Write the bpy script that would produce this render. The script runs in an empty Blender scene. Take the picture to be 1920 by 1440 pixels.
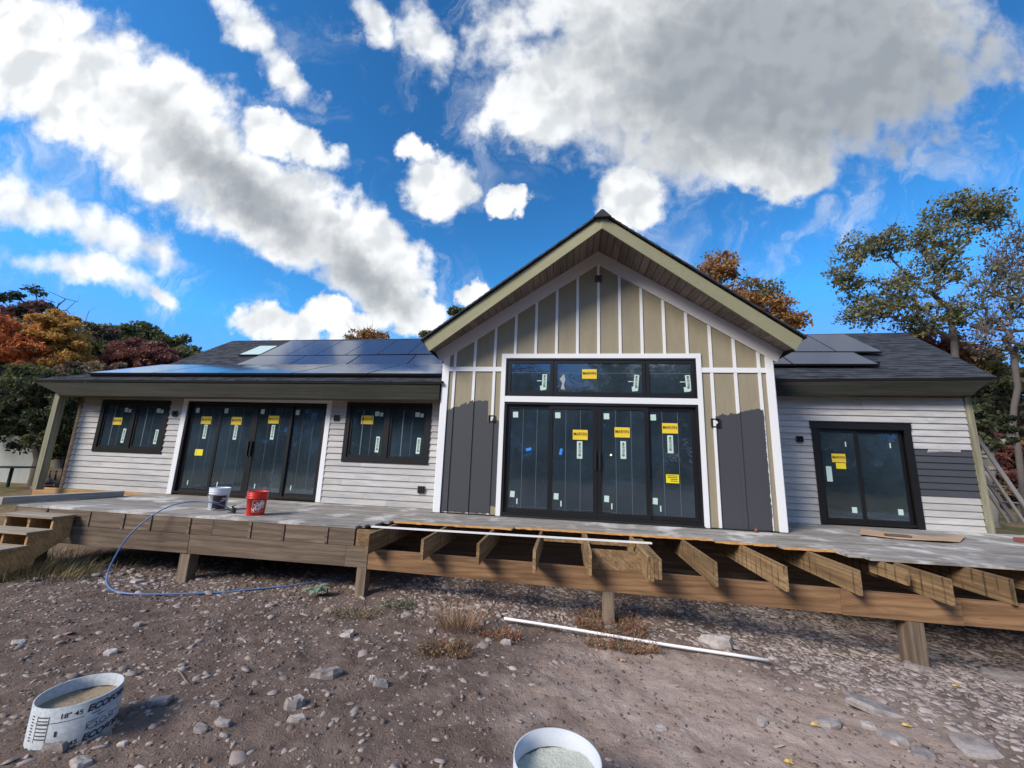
import bpy, math, random
import numpy as np
from mathutils import Vector, Matrix
R = math.radians
scene = bpy.context.scene
COL = scene.collection

# ------------------------------------------------------------------ camera
CAM = Vector((-0.585, -7.464, 1.062)); YAW, PIT, ROL, FPX = 0.1442, 0.1869, 0.0368, 733.0
fw = Vector((-math.sin(YAW)*math.cos(PIT), math.cos(YAW)*math.cos(PIT), math.sin(PIT)))
_r = Vector((math.cos(YAW), math.sin(YAW), 0)); _u = _r.cross(fw)
rt = _r*math.cos(ROL)+_u*math.sin(ROL); up = -_r*math.sin(ROL)+_u*math.cos(ROL)
cd = bpy.data.cameras.new('camera'); cam = bpy.data.objects.new('camera', cd); COL.objects.link(cam)
cd.sensor_width = 36; cd.lens = FPX/1920*36; cd.clip_start = .05; cd.clip_end = 2000
M = Matrix((rt, up, -fw)).transposed().to_4x4(); M.translation = CAM; cam.matrix_world = M
scene.camera = cam

# ------------------------------------------------------------------ light and sky
SUN_DIR = Vector((-1.0, -1.0, 1.0)).normalized()          # towards the sun
EXPOSURE = 1.35
scene.view_settings.view_transform = 'Standard'; scene.view_settings.look = 'None'
scene.view_settings.exposure = EXPOSURE; scene.view_settings.gamma = 1
scene.view_settings.use_curve_mapping = False
sd = bpy.data.lights.new('sun', 'SUN'); sd.energy = 1.85; sd.angle = R(22.0); sd.color = (1, .91, .80)   # the sun stands behind a thin edge of cloud, so its shadows are soft
so = bpy.data.objects.new('sun', sd); COL.objects.link(so)
so.rotation_euler = SUN_DIR.to_track_quat('Z', 'Y').to_euler(); so.location = (0, 0, 30)
w = bpy.data.worlds.new('World'); scene.world = w; w.use_nodes = True
nt = w.node_tree; nt.nodes.clear()

class G:                                                     # small node-building helper
    def __init__(s, nt): s.nt = nt; s.n = nt.nodes; s.l = nt.links
    def new(s, t, **k):
        n = s.n.new(t)
        for a, b in k.items(): setattr(n, a, b)
        return n
    def put(s, sock, v):
        if isinstance(v, bpy.types.NodeSocket): s.l.new(v, sock)
        elif v is not None:
            if sock.type == 'RGBA' and len(v) == 3: v = (*v, 1)
            sock.default_value = v
    def m(s, op, a, b=None, c=None, clamp=False):
        n = s.new('ShaderNodeMath', operation=op, use_clamp=clamp)
        s.put(n.inputs[0], a)
        if b is not None: s.put(n.inputs[1], b)
        if c is not None: s.put(n.inputs[2], c)
        return n.outputs[0]
    def v(s, op, a, b=None, out=0, sc=None):
        n = s.new('ShaderNodeVectorMath', operation=op)
        s.put(n.inputs[0], a)
        if b is not None: s.put(n.inputs[1], b)
        if sc is not None: s.put(n.inputs[3], sc)
        return n.outputs[out]
    def mix(s, f, a, b, mode='MIX'):
        n = s.new('ShaderNodeMix', data_type='RGBA', blend_type=mode)
        s.put(n.inputs[0], f); s.put(n.inputs[6], a); s.put(n.inputs[7], b); return n.outputs[2]
    def noise(s, vec, scale, detail=3, rough=.55, out=0, dist=0, dim='3D'):
        n = s.new('ShaderNodeTexNoise', noise_dimensions=dim); s.put(n.inputs['Vector'], vec); n.inputs['Scale'].default_value = scale
        n.inputs['Detail'].default_value = detail; n.inputs['Roughness'].default_value = rough
        n.inputs['Distortion'].default_value = dist; return n.outputs[out]
    def ss(s, x, a, b, t0=0., t1=1.):
        n = s.new('ShaderNodeMapRange', interpolation_type='SMOOTHSTEP'); s.put(n.inputs[0], x)
        n.inputs[1].default_value = a; n.inputs[2].default_value = b; n.inputs[3].default_value = t0; n.inputs[4].default_value = t1
        return n.outputs[0]
    def comb(s, x, y, z):
        n = s.new('ShaderNodeCombineXYZ'); s.put(n.inputs[0], x); s.put(n.inputs[1], y); s.put(n.inputs[2], z); return n.outputs[0]
    def mapping(s, vec, scale, rot=(0, 0, 0)):
        n = s.new('ShaderNodeMapping'); s.put(n.inputs[0], vec); n.inputs['Scale'].default_value = scale
        n.inputs['Rotation'].default_value = rot; return n.outputs[0]

g = G(nt)
tc = g.new('ShaderNodeTexCoord').outputs['Generated']
sky = g.new('ShaderNodeTexSky'); sky.sky_type = 'NISHITA'; sky.sun_disc = False
sky.sun_elevation = math.asin(SUN_DIR.z); sky.sun_rotation = math.atan2(SUN_DIR.x, SUN_DIR.y)
sky.air_density = 1.0; sky.dust_density = .4; sky.ozone_density = 2.5
gm_ = g.new('ShaderNodeGamma'); g.put(gm_.inputs[0], sky.outputs[0]); gm_.inputs[1].default_value = 1.5   # a clear, deep autumn blue
blue = g.mix(1.0, g.mix(1.0, gm_.outputs[0], (.25, .61, .66), 'MULTIPLY'), (.85, 2.75, 7.0), 'DARKEN')
# clouds: every bank is an ellipse in direction space round a fixed compass direction (north-ish, 11 degrees up)
dx = g.v('DOT_PRODUCT', tc, tuple(rt), 1); dy = g.v('DOT_PRODUCT', tc, tuple(up), 1); dz = g.v('DOT_PRODUCT', tc, tuple(fw), 1)
inv = g.m('DIVIDE', 1, g.m('MAXIMUM', dz, .05))
px0 = g.m('MULTIPLY', dx, inv); py0 = g.m('MULTIPLY', dy, inv)
P0 = g.comb(px0, py0, 0.)
wn = g.noise(P0, 2.2, 4, .6, out=1, dim='2D')
wv = g.v('SCALE', g.v('SUBTRACT', wn, (.5, .5, .5)), sc=.17)
wn2 = g.noise(P0, 9, 4, .65, out=1, dim='2D')
wv2 = g.v('SCALE', g.v('SUBTRACT', wn2, (.5, .5, .5)), sc=.085)
P = g.v('ADD', g.v('ADD', P0, wv), wv2)
def ell(cx, cy, rx, ry, ang=0, amp=1.):
    a = R(-ang)
    c = ((cx-960)/FPX, (720-cy)/FPX, 0)
    q = g.v('SUBTRACT', P, c)
    X = g.v('DOT_PRODUCT', q, (math.cos(a)*FPX/rx, math.sin(a)*FPX/rx, 0), 1)
    Y = g.v('DOT_PRODUCT', q, (-math.sin(a)*FPX/ry, math.cos(a)*FPX/ry, 0), 1)
    rr = g.m('ADD', g.m('MULTIPLY', X, X), g.m('MULTIPLY', Y, Y))
    return g.m('MULTIPLY', g.m('SUBTRACT', 1, g.m('SQRT', rr)), amp)
def union(lst, k=.12):
    o = None
    for e in lst:
        f = ell(*e)
        o = f if o is None else g.m('SMOOTH_MAX', o, f, k)
    return o
thick = union([(70,125,330,150,18),(310,250,270,150,34),(520,400,240,100,38),(690,480,140,100,40),(770,575,115,55,20),
    (590,600,170,34,0),(535,268,120,48,32),(820,350,90,72,0),(770,285,60,32,20),(952,382,36,34,0),(905,548,50,28,0),
    (1400,80,550,318,0),(1185,355,88,76,0),(1440,335,170,62,0),(1000,190,110,120,20)])
thin = union([(60,390,175,58,20),(200,450,195,50,14),(170,515,175,42,14),(290,548,65,30,20),(470,40,120,45,45),(545,140,110,40,55),(690,40,100,42,48),(800,70,115,55,62)], .08)
fb = g.noise(P0, 5.5, 6, .6, dim='2D')
fb2 = g.noise(g.v('ADD', P0, (3.1, 1.7, 2.)), 16, 5, .62, dim='2D')
def billow(vec, sc_):
    n = g.new('ShaderNodeTexVoronoi', feature='SMOOTH_F1', voronoi_dimensions='2D'); g.put(n.inputs['Vector'], vec); n.inputs['Scale'].default_value = sc_; n.inputs['Smoothness'].default_value = .35
    return g.m('SUBTRACT', .42, n.outputs['Distance'])
wb = g.v('ADD', P0, g.v('SCALE', g.v('SUBTRACT', g.noise(P0, 7, 3, .6, out=1, dim='2D'), (.5, .5, .5)), sc=.10))
bl = g.m('ADD', g.m('MULTIPLY', billow(wb, 7.5), .75), g.m('MULTIPLY', billow(wb, 17), .45))
wb2 = g.v('ADD', wb, (.022, -.028, 0.))
bl2 = g.m('ADD', g.m('MULTIPLY', billow(wb2, 7.5), .75), g.m('MULTIPLY', billow(wb2, 17), .45))
fbm = g.m('ADD', g.m('MULTIPLY', g.m('SUBTRACT', fb, .5), .8), g.m('ADD', g.m('MULTIPLY', g.m('SUBTRACT', fb2, .5), .5), g.m('MULTIPLY', bl, .45)))
d1 = g.m('ADD', thick, g.m('MULTIPLY', fbm, .60)); d2 = g.m('ADD', thin, g.m('MULTIPLY', fbm, .95))
m1 = g.ss(d1, -.02, .34); m2 = g.m('MULTIPLY', g.ss(d2, -.02, .70), .94)
m3 = g.m('MULTIPLY', g.m('MULTIPLY', g.ss(g.m('MAXIMUM', d1, d2), -.75, .10), g.ss(g.noise(P, 4.2, 6, .66, dist=.6, dim='2D'), .50, .80)), .5)
m1 = g.m('MAXIMUM', m1, m3)
front = g.ss(dz, .12, .3)
# the rest of the sky carries the same kind of broken cloud
gen = g.ss(g.noise(tc, 2.6, 5, .6), .50, .62)
mask = g.m('ADD', g.m('MULTIPLY', g.m('MAXIMUM', m1, m2), front), g.m('MULTIPLY', gen, g.m('SUBTRACT', 1, front)))
grey = union([(1500,130,560,300,0),(470,370,380,70,38,.62),(690,520,150,60,30,.62)], .15)
gm = g.m('MULTIPLY', g.ss(g.m('ADD', grey, g.m('MULTIPLY', fbm, .5)), -.10, .62), front)
def relief(sc_, det): return g.m('SUBTRACT', g.noise(P0, sc_, det, .55, dim='2D'), g.noise(g.v('ADD', P0, (.03, -.035, 0.)), sc_, det, .55, dim='2D'))
rel = g.m('ADD', g.m('MULTIPLY', relief(5.5, 4), .9), g.m('MULTIPLY', g.m('SUBTRACT', bl, bl2), 1.25))
lump = g.ss(g.m('ADD', rel, g.m('MULTIPLY', g.m('SUBTRACT', g.noise(P0, 3.3, 4, .55, dim='2D'), .5), .8)), -.48, .30)
bright = g.mix(lump, (4.1, 4.3, 4.5), (5.9, 6.0, 6.05))
dark = g.mix(lump, (1.85, 2.05, 2.30), (2.28, 2.47, 2.68))
cloudc = g.mix(gm, bright, dark)
col = g.mix(mask, blue, cloudc)
bg = g.new('ShaderNodeBackground'); g.put(bg.inputs[0], col); bg.inputs[1].default_value = .072
wo = g.new('ShaderNodeOutputWorld'); g.l.new(bg.outputs[0], wo.inputs[0])

# ------------------------------------------------------------------ helpers
def ray(x, y): return fw + rt*((x-960)/FPX) + up*((720-y)/FPX)
def onY(x, y, Y): d = ray(x, y); return CAM + d*((Y-CAM.y)/d.y)
def onX(x, y, X): d = ray(x, y); return CAM + d*((X-CAM.x)/d.x)
def onZ(x, y, Z): d = ray(x, y); return CAM + d*((Z-CAM.z)/d.z)
def sst(x, a, b):
    t = np.clip((x-a)/(b-a), 0, 1); return t*t*(3-2*t)
def terr(x, y):                                              # height of the ground
    x = np.asarray(x, float); y = np.asarray(y, float)
    z = -.55 - .37*sst(y, -8.5, -1.8)
    z = z - .07*np.clip(x, 0, 5)*sst(y, -4.5, -1.0) + .02*np.sin(x*1.3+y*.7)*sst(y, -9, -6)
    z = z + .62*sst(x, 7.0, 9.5)*sst(y, -1.5, 1.5) + .25*sst(-x, 9.5, 14)*sst(y, -3, 1)
    z = z + .5*sst(y, 8, 26)
    return z
def onG(x, y):
    z = -.8
    for _ in range(25):
        p = onZ(x, y, z); z = float(terr(p.x, p.y))
    return Vector((p.x, p.y, z))

def tag(o, label=None, cat=None, group=None, kind=None):
    if label: o['label'] = label
    if cat: o['category'] = cat
    if group: o['group'] = group
    if kind: o['kind'] = kind
    return o
def empty(name, loc=(0, 0, 0), label=None, cat=None, group=None, kind=None):
    o = bpy.data.objects.new(name, None); COL.objects.link(o); o.location = loc; o.empty_display_size = .2
    return tag(o, label, cat, group, kind)
def link(name, me, parent=None):
    o = bpy.data.objects.new(name, me); COL.objects.link(o)
    if parent is not None:
        o.parent = parent
        o.matrix_parent_inverse = Matrix.Translation(-PW(parent))
    return o
def PW(p):                                                   # meshes keep world coordinates; only the empties are moved
    return p.location.copy() if p.type == 'EMPTY' else Vector((0, 0, 0))
class MB:
    def __init__(s): s.v = []; s.f = []; s.mi = []; s.cur = 0
    def add(s, vs, fs):
        b = len(s.v); s.v += [tuple(q) for q in vs]; s.f += [tuple(b+i for i in f) for f in fs]; s.mi += [s.cur]*len(fs); return s
    def box(s, x0, x1, y0, y1, z0, z1):
        return s.hexa([(x0,y0,z0),(x1,y0,z0),(x1,y1,z0),(x0,y1,z0),(x0,y0,z1),(x1,y0,z1),(x1,y1,z1),(x0,y1,z1)])
    def hexa(s, v):                                          # 4 bottom then 4 top, counter-clockwise from above
        return s.add(v, [(0,3,2,1),(4,5,6,7),(0,1,5,4),(1,2,6,5),(2,3,7,6),(3,0,4,7)])
    def prism(s, poly, off):                                 # a planar polygon pushed along a vector
        n = len(poly); o = Vector(off)
        return s.add([Vector(p) for p in poly]+[Vector(p)+o for p in poly],
                     [tuple(range(n)), tuple(range(2*n-1, n-1, -1))]+[(i, n+i, n+(i+1)%n, (i+1)%n) for i in range(n)])
    def tube(s, pts, r, n=8, cap=True):
        pts = [Vector(p) for p in pts]; k = len(pts); rs = r if hasattr(r, '__len__') else [r]*k
        vs = []; prev = None
        for i, p in enumerate(pts):
            t = (pts[min(i+1, k-1)]-pts[max(i-1, 0)]).normalized()
            if prev is None: a = t.orthogonal().normalized()
            else:
                a = prev - t*prev.dot(t)
                a = a.normalized() if a.length > 1e-6 else t.orthogonal().normalized()
            prev = a; b = t.cross(a)
            for j in range(n): th = 2*math.pi*j/n; vs.append(p+(a*math.cos(th)+b*math.sin(th))*rs[i])
        fs = [(i*n+j, i*n+(j+1)%n, (i+1)*n+(j+1)%n, (i+1)*n+j) for i in range(k-1) for j in range(n)]
        if cap: fs += [tuple(range(n-1, -1, -1)), tuple((k-1)*n+j for j in range(n))]
        return s.add(vs, fs)
    def lathe(s, prof, c=(0, 0, 0), n=40, ax=None):
        c = Vector(c); vs = []
        for r, z in prof:
            for j in range(n):
                th = 2*math.pi*j/n; vs.append(c+Vector((r*math.cos(th), r*math.sin(th), z)))
        k = len(prof)
        return s.add(vs, [(i*n+j, i*n+(j+1)%n, (i+1)*n+(j+1)%n, (i+1)*n+j) for i in range(k-1) for j in range(n)])
    def mesh(s, name, mats, smooth=False):
        me = bpy.data.meshes.new(name); me.from_pydata(s.v, [], s.f)
        for m_ in (mats if isinstance(mats, (list, tuple)) else [mats]): me.materials.append(m_)
        if any(s.mi): me.polygons.foreach_set('material_index', s.mi)
        if smooth: me.polygons.foreach_set('use_smooth', [True]*len(me.polygons))
        me.update(); return me
    def build(s, name, mats, parent=None, smooth=False):
        return link(name, s.mesh(name, mats, smooth), parent)
def box(name, mat, parent, *a): return MB().box(*a).build(name, mat, parent)
def frame_mb(x0, x1, z0, z1, w, ya, yb, mb=None):            # rectangular ring in the xz plane
    mb = mb or MB()
    mb.box(x0, x1, ya, yb, z1-w, z1); mb.box(x0, x1, ya, yb, z0, z0+w)
    mb.box(x0, x0+w, ya, yb, z0+w, z1-w); mb.box(x1-w, x1, ya, yb, z0+w, z1-w); return mb
def spline(pts, n=8):
    pts = [Vector(p) for p in pts]; out = []
    for i in range(len(pts)-1):
        a, b = pts[i], pts[i+1]; p0 = pts[max(i-1, 0)]; p3 = pts[min(i+2, len(pts)-1)]
        for k in range(n):
            t = k/n
            out.append(.5*((2*a)+(b-p0)*t+(2*p0-5*a+4*b-p3)*t*t+(3*a-p0-3*b+p3)*t*t*t))
    out.append(pts[-1]); return out

# ------------------------------------------------------------------ materials
def mat(name, fn, rough=.6, bump=None, spec=.5, metal=0, dist=.02, bstr=.5):
    m = bpy.data.materials.new(name); m.use_nodes = True; t = m.node_tree; G_ = G(t)
    b = t.nodes['Principled BSDF']
    c = fn(G_) if callable(fn) else fn
    extra = None
    if isinstance(c, tuple) and len(c) == 2: c, extra = c
    G_.put(b.inputs['Base Color'], c)
    r = rough(G_) if callable(rough) else rough
    G_.put(b.inputs['Roughness'], r); b.inputs['Metallic'].default_value = metal; b.inputs['Specular IOR Level'].default_value = spec
    h = bump(G_) if bump else extra
    if h is not None:
        bn = G_.new('ShaderNodeBump'); bn.inputs['Strength'].default_value = bstr; bn.inputs['Distance'].default_value = dist
        G_.put(bn.inputs['Height'], h); t.links.new(bn.outputs[0], b.inputs['Normal'])
    return m
def pos(g): return g.new('ShaderNodeNewGeometry').outputs['Position']
def rnd(g): return g.new('ShaderNodeObjectInfo').outputs['Random']
def ppos(g):                                                 # position shifted per object, so boards do not share their grain
    r = rnd(g); return g.v('ADD', pos(g), g.comb(g.m('MULTIPLY', r, 37.), g.m('MULTIPLY', r, 91.), g.m('MULTIPLY', r, 53.)))
def wood(name, c1, c2, axis='x', grain=30, rough=.75, var=.25, blot=None, dist=.004, bands=False):
    sc = {'x': (.06, 1, 1), 'y': (1, .06, 1), 'z': (1, 1, .06)}[axis]
    def f(g):
        p = ppos(g); q = g.mapping(p, tuple(a*grain for a in sc))
        n = g.noise(q, 1, 6, .6, dist=.6); n2 = g.noise(q, 4, 4, .6)
        k = g.ss(n, .3, .7); c = g.mix(k, c1, c2)
        wv_ = g.new('ShaderNodeTexWave', wave_type='RINGS', rings_direction={'x':'X','y':'Y','z':'Z'}[axis]); g.put(wv_.inputs[0], g.mapping(p, tuple(a*9 for a in sc)))
        wv_.inputs['Scale'].default_value = .8; wv_.inputs['Distortion'].default_value = 7; wv_.inputs['Detail'].default_value = 3; wv_.inputs['Detail Scale'].default_value = 1.4
        c = g.mix(g.m('MULTIPLY', g.ss(wv_.outputs[1], .5, .95), .36), c, tuple(.55*a for a in c1))
        c = g.mix(g.ss(n2, .54, .76, 0, .62), c, tuple(a*.42 for a in c1))
        v = g.m('ADD', 1-var/2, g.m('MULTIPLY', rnd(g), var))
        c = g.mix(1., c, g.comb(v, v, v), 'MULTIPLY')
        if blot: c = g.mix(g.ss(g.noise(pos(g), blot[1], 5, .65), blot[2], blot[3]), c, blot[0])
        if bands:                                            # dark marks left where the removed deck boards met
            s = g.new('ShaderNodeSeparateXYZ'); g.put(s.inputs[0], pos(g)); fr = g.m('ABSOLUTE', g.m('SUBTRACT', g.m('FRACT', g.m('DIVIDE', g.m('ADD', s.outputs[1], 20.), .138)), .5))
            bk = g.m('MULTIPLY', g.ss(fr, .36, .46), g.ss(g.noise(g.v('MULTIPLY', pos(g), (14, 14, 3)), 1, 3, .6), .42, .62)); c = g.mix(g.m('MULTIPLY', bk, .75), c, (.035, .025, .018))
        return (c, n2)
    return mat(name, f, rough, dist=dist, spec=.25)
def plain(name, c, var=.08, scale=3, rough=.6, spec=.4, bump=0, metal=0, fine=60):
    def f(g):
        p = pos(g); n = g.noise(p, scale, 4, .6); n2 = g.noise(p, fine, 3, .6)
        k = g.m('ADD', 1-var, g.m('ADD', g.m('MULTIPLY', n, var), g.m('MULTIPLY', n2, var)))
        cc = g.mix(1., c, g.comb(k, k, k), 'MULTIPLY')
        return (cc, n2) if bump else cc
    return mat(name, f, rough, spec=spec, metal=metal, dist=bump or .01)

def charcoal_mask(g):                                        # the patches someone has already painted dark, ragged at their edges
    p = pos(g); s = g.new('ShaderNodeSeparateXYZ'); g.put(s.inputs[0], p); X, Z = s.outputs[0], s.outputs[2]
    n = g.noise(g.mapping(p, (9, 9, 2.2)), 1, 4, .7); n2 = g.noise(g.mapping(p, (3, 3, 9)), 1, 3, .6)
    stp = g.noise(g.m('MULTIPLY', X, 1), 14, 1, .5)
    jz = g.m('MULTIPLY', g.m('SUBTRACT', n, .5), .22); jx = g.m('MULTIPLY', g.m('SUBTRACT', n2, .5), .09)
    def clampstep(x, a): return g.ss(x, a-.006, a+.006)
    Xj = g.m('ADD', X, jx)
    # left panel: top rises from 1.99 to 2.15 then drops to 1.73 past the lamp
    topL = g.m('ADD', 1.95, g.m('MULTIPLY', g.m('MINIMUM', g.m('ADD', X, 2.95), .5), .40))
    topL = g.m('SUBTRACT', topL, g.m('MULTIPLY', clampstep(X, -2.12), .40))
    left = g.m('MULTIPLY', clampstep(g.m('SUBTRACT', g.m('ADD', topL, jz), Z), 0.), g.m('MULTIPLY', clampstep(Xj, -3.1), g.m('SUBTRACT', 1, clampstep(X, -1.5))))
    bare = g.m('MULTIPLY', clampstep(Xj, -2.0), g.m('SUBTRACT', 1, clampstep(g.m('ADD', Z, jx), .17)))
    low = g.m('SUBTRACT', 1, clampstep(g.m('ADD', Z, g.m('MULTIPLY', jz, .5)), .025))
    left = g.m('MULTIPLY', left, g.m('MULTIPLY', g.m('SUBTRACT', 1, bare), g.m('SUBTRACT', 1, low)))
    topR = g.m('ADD', 1.93, g.m('MULTIPLY', g.m('SUBTRACT', X, 2.06), .20))
    right = g.m('MULTIPLY', clampstep(g.m('SUBTRACT', g.m('ADD', topR, jz), Z), 0.), g.m('MULTIPLY', clampstep(X, 2.05), g.m('SUBTRACT', 1, clampstep(g.m('ADD', X, g.m('MULTIPLY', jx, .6)), 2.86))))
    return g.m('MAXIMUM', left, right)
CHAR = (.060, .062, .072)
def painted(name, base, var):
    def f(g):
        p = pos(g); n = g.noise(g.mapping(p, (6, 6, 1.2)), 1, 5, .65); n2 = g.noise(p, 70, 3, .7); n3 = g.noise(g.mapping(p, (60, 60, 4)), 1, 3, .6)
        k = g.m('ADD', 1-var, g.m('ADD', g.m('MULTIPLY', n, var), g.m('MULTIPLY', g.m('ADD', n2, n3), var*.5)))
        c = g.mix(1., base, g.comb(k, k, k), 'MULTIPLY')
        return g.mix(charcoal_mask(g), c, CHAR), n3
    return mat(name, f, .55, dist=.0015, spec=.3)
m_panel = painted('sheathing_panel_paint', (.285, .25, .175), .42)
m_batten = painted('batten_paint', (.74, .755, .775), .06)
m_white = plain('white_trim', (.76, .775, .795), .05, 2, .5)
def f_siding(g):
    p = ppos(g); n = g.noise(g.mapping(p, (2.2, 2, 14)), 1, 5, .65); n2 = g.noise(g.mapping(p, (4, 10, 90)), 1, 4, .6); n3 = g.noise(pos(g), 1.3, 3, .5)
    c = g.mix(g.ss(n, .25, .75), (.36, .36, .365), (.54, .535, .53))
    c = g.mix(g.ss(n2, .5, .8, 0, .45), c, (.27, .27, .275))
    c = g.mix(g.ss(n3, .35, .7, 0, .35), c, (.50, .465, .42))
    v = g.m('ADD', .86, g.m('MULTIPLY', rnd(g), .2)); return g.mix(1., c, g.comb(v, v, v), 'MULTIPLY'), n2
m_siding = mat('primed_clapboard', f_siding, .65, dist=.002, spec=.25)
m_charc = plain('charcoal_paint', CHAR, .2, 4, .5)
m_black = plain('black_frame', (.010, .010, .012), .2, 5, .38, .5)
m_blackm = plain('black_plastic', (.02, .02, .022), .2, 9, .5)
m_tan = plain('green_treated_fascia', (.29, .28, .175), .28, 4, .8, .25, .004, fine=30)
m_tan_post = wood('treated_post', (.20, .19, .13), (.32, .305, .215), 'z', 16, .8, .1)
m_fascia = wood('weathered_shaded_fascia', (.018, .019, .014), (.036, .036, .027), 'x', 9, .8, .12, ((.06, .05, .025), 2.2, .66, .85))  # weathered wood, with the shade at the eaves put into its dark base colour
m_soffit = wood('soffit_board', (.20, .165, .145), (.27, .225, .20), 'y', 14, .75, .35)
m_frieze = plain('frieze_white', (.66, .64, .64), .08, 3, .55)
m_deck = wood('weathered_decking', (.17, .155, .14), (.37, .345, .315), 'x', 26, .85, .3, ((.58, .56, .54), 1.3, .50, .68), .008)
m_oldwood = wood('weathered_framing', (.115, .085, .062), (.22, .165, .122), 'x', 16, .85, .35, ((.30, .28, .25), 2.2, .64, .80))
m_oldpost = wood('weathered_post', (.15, .112, .082), (.27, .21, .155), 'z', 16, .85, .3)
m_beam = wood('treated_beam', (.17, .092, .048), (.32, .19, .10), 'x', 12, .75, .15, ((.13, .08, .05), 1.2, .6, .8))
m_joist = wood('treated_joist', (.17, .105, .052), (.34, .225, .118), 'y', 14, .75, .45, ((.10, .07, .04), 3.0, .62, .78), bands=True)
m_fresh = wood('fresh_lumber', (.34, .20, .09), (.50, .32, .15), 'x', 10, .7, .2)
m_raw = plain('split_raw_wood', (.50, .27, .10), .5, 22, .8, .2, .02)
m_lumber = wood('grey_lumber', (.33, .32, .29), (.46, .45, .42), 'y', 12, .8, .1)
def f_sh(g):
    p = pos(g); n = g.noise(p, 5, 3, .5); n2 = g.noise(p, 180, 2, .6); n3 = g.noise(g.mapping(p, (3.3, 7, 7)), 1, 1, .5)
    c = g.mix(g.ss(n3, .35, .65), (.020, .023, .031), (.052, .057, .070)); return g.mix(g.ss(n2, .4, .8), c, (.075, .08, .09)), n2
m_shingle = mat('asphalt_shingle', f_sh, .9, dist=.006, spec=.2)
def f_solar(g):
    return (.012, .014, .022)
m_solar = mat('solar_glass', (.085, .105, .17, 1), .09, metal=.65)
m_skyl = mat('skylight_glass', (.42, .58, .56), .2)
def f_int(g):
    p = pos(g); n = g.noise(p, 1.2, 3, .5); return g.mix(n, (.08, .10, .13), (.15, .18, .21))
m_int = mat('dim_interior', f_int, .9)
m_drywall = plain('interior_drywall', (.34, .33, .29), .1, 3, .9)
m_intfloor = plain('interior_subfloor', (.14, .12, .10), .3, 3, .9)
def glass_mat(name, tint, refl):
    m = bpy.data.materials.new(name); m.use_nodes = True; t = m.node_tree; t.nodes.clear(); g = G(t)
    tr = g.new('ShaderNodeBsdfTransparent'); g.put(tr.inputs[0], tint)
    gl = g.new('ShaderNodeBsdfGlossy'); gl.inputs['Roughness'].default_value = .04; g.put(gl.inputs[0], (.9, .95, 1.))
    df = g.new('ShaderNodeBsdfDiffuse'); g.put(df.inputs[0], (.12, .19, .255))
    n = g.noise(pos(g), 3.5, 3, .6); bn = g.new('ShaderNodeBump'); bn.inputs['Strength'].default_value = .18; bn.inputs['Distance'].default_value = .012
    g.put(bn.inputs['Height'], n); t.links.new(bn.outputs[0], gl.inputs['Normal'])
    fr = g.new('ShaderNodeFresnel'); fr.inputs[0].default_value = 1.6
    film = g.new('ShaderNodeMixShader'); g.put(film.inputs[0], g.ss(g.noise(pos(g), .9, 4, .6), .3, .8, .14, .30)); t.links.new(tr.outputs[0], film.inputs[1]); t.links.new(df.outputs[0], film.inputs[2])
    mx = g.new('ShaderNodeMixShader'); g.put(mx.inputs[0], g.m('ADD', g.m('MULTIPLY', fr.outputs[0], 1.0), refl)); t.links.new(film.outputs[0], mx.inputs[1]); t.links.new(gl.outputs[0], mx.inputs[2])
    o = g.new('ShaderNodeOutputMaterial'); t.links.new(mx.outputs[0], o.inputs[0]); return m
m_glass = glass_mat('filmed_window_glass', (.62, .70, .76), .05)
m_film = mat('film_seam', (.10, .14, .17), .5)
m_yel = plain('yellow_sticker', (.78, .56, .035), .08, 9, .5)
m_yel2 = plain('bright_yellow_sticker', (.78, .66, .03), .08, 9, .5)
m_mint = plain('pale_sticker', (.50, .66, .60), .06, 9, .5)
m_ink = mat('sticker_ink', (.02, .02, .02), .6)
m_tape = mat('blue_tape', (.03, .24, .75), .6)

# ------------------------------------------------------------------ lettering
_txt = {}
def text_data(s, size=1., bold=.012, res=3):
    if (s, size, bold) in _txt: return _txt[(s, size, bold)]
    c = bpy.data.curves.new('t', 'FONT'); c.body = s; c.size = size; c.align_x = 'CENTER'; c.align_y = 'CENTER'; c.offset = bold*size; c.resolution_u = res
    o = bpy.data.objects.new('t', c); COL.objects.link(o)
    dg = bpy.context.evaluated_depsgraph_get(); me = bpy.data.meshes.new_from_object(o.evaluated_get(dg))
    v = [tuple(x.co) for x in me.vertices]; f = [tuple(p.vertices) for p in me.polygons]
    bpy.data.objects.remove(o); bpy.data.meshes.remove(me)
    _txt[(s, size, bold)] = (v, f); return v, f
def text_flat(mb, s, size, x, y, z, rot=0, bold=.012, wfit=None):
    v, f = text_data(s, 1., bold); ca, sa = math.cos(rot), math.sin(rot)
    w_ = max(a[0] for a in v)-min(a[0] for a in v); sx = (wfit/w_ if wfit else size)
    mb.add([(x+(a[0]*sx)*ca-(a[1]*size)*sa, y, z+(a[0]*sx)*sa+(a[1]*size)*ca) for a in v], f)

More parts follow.
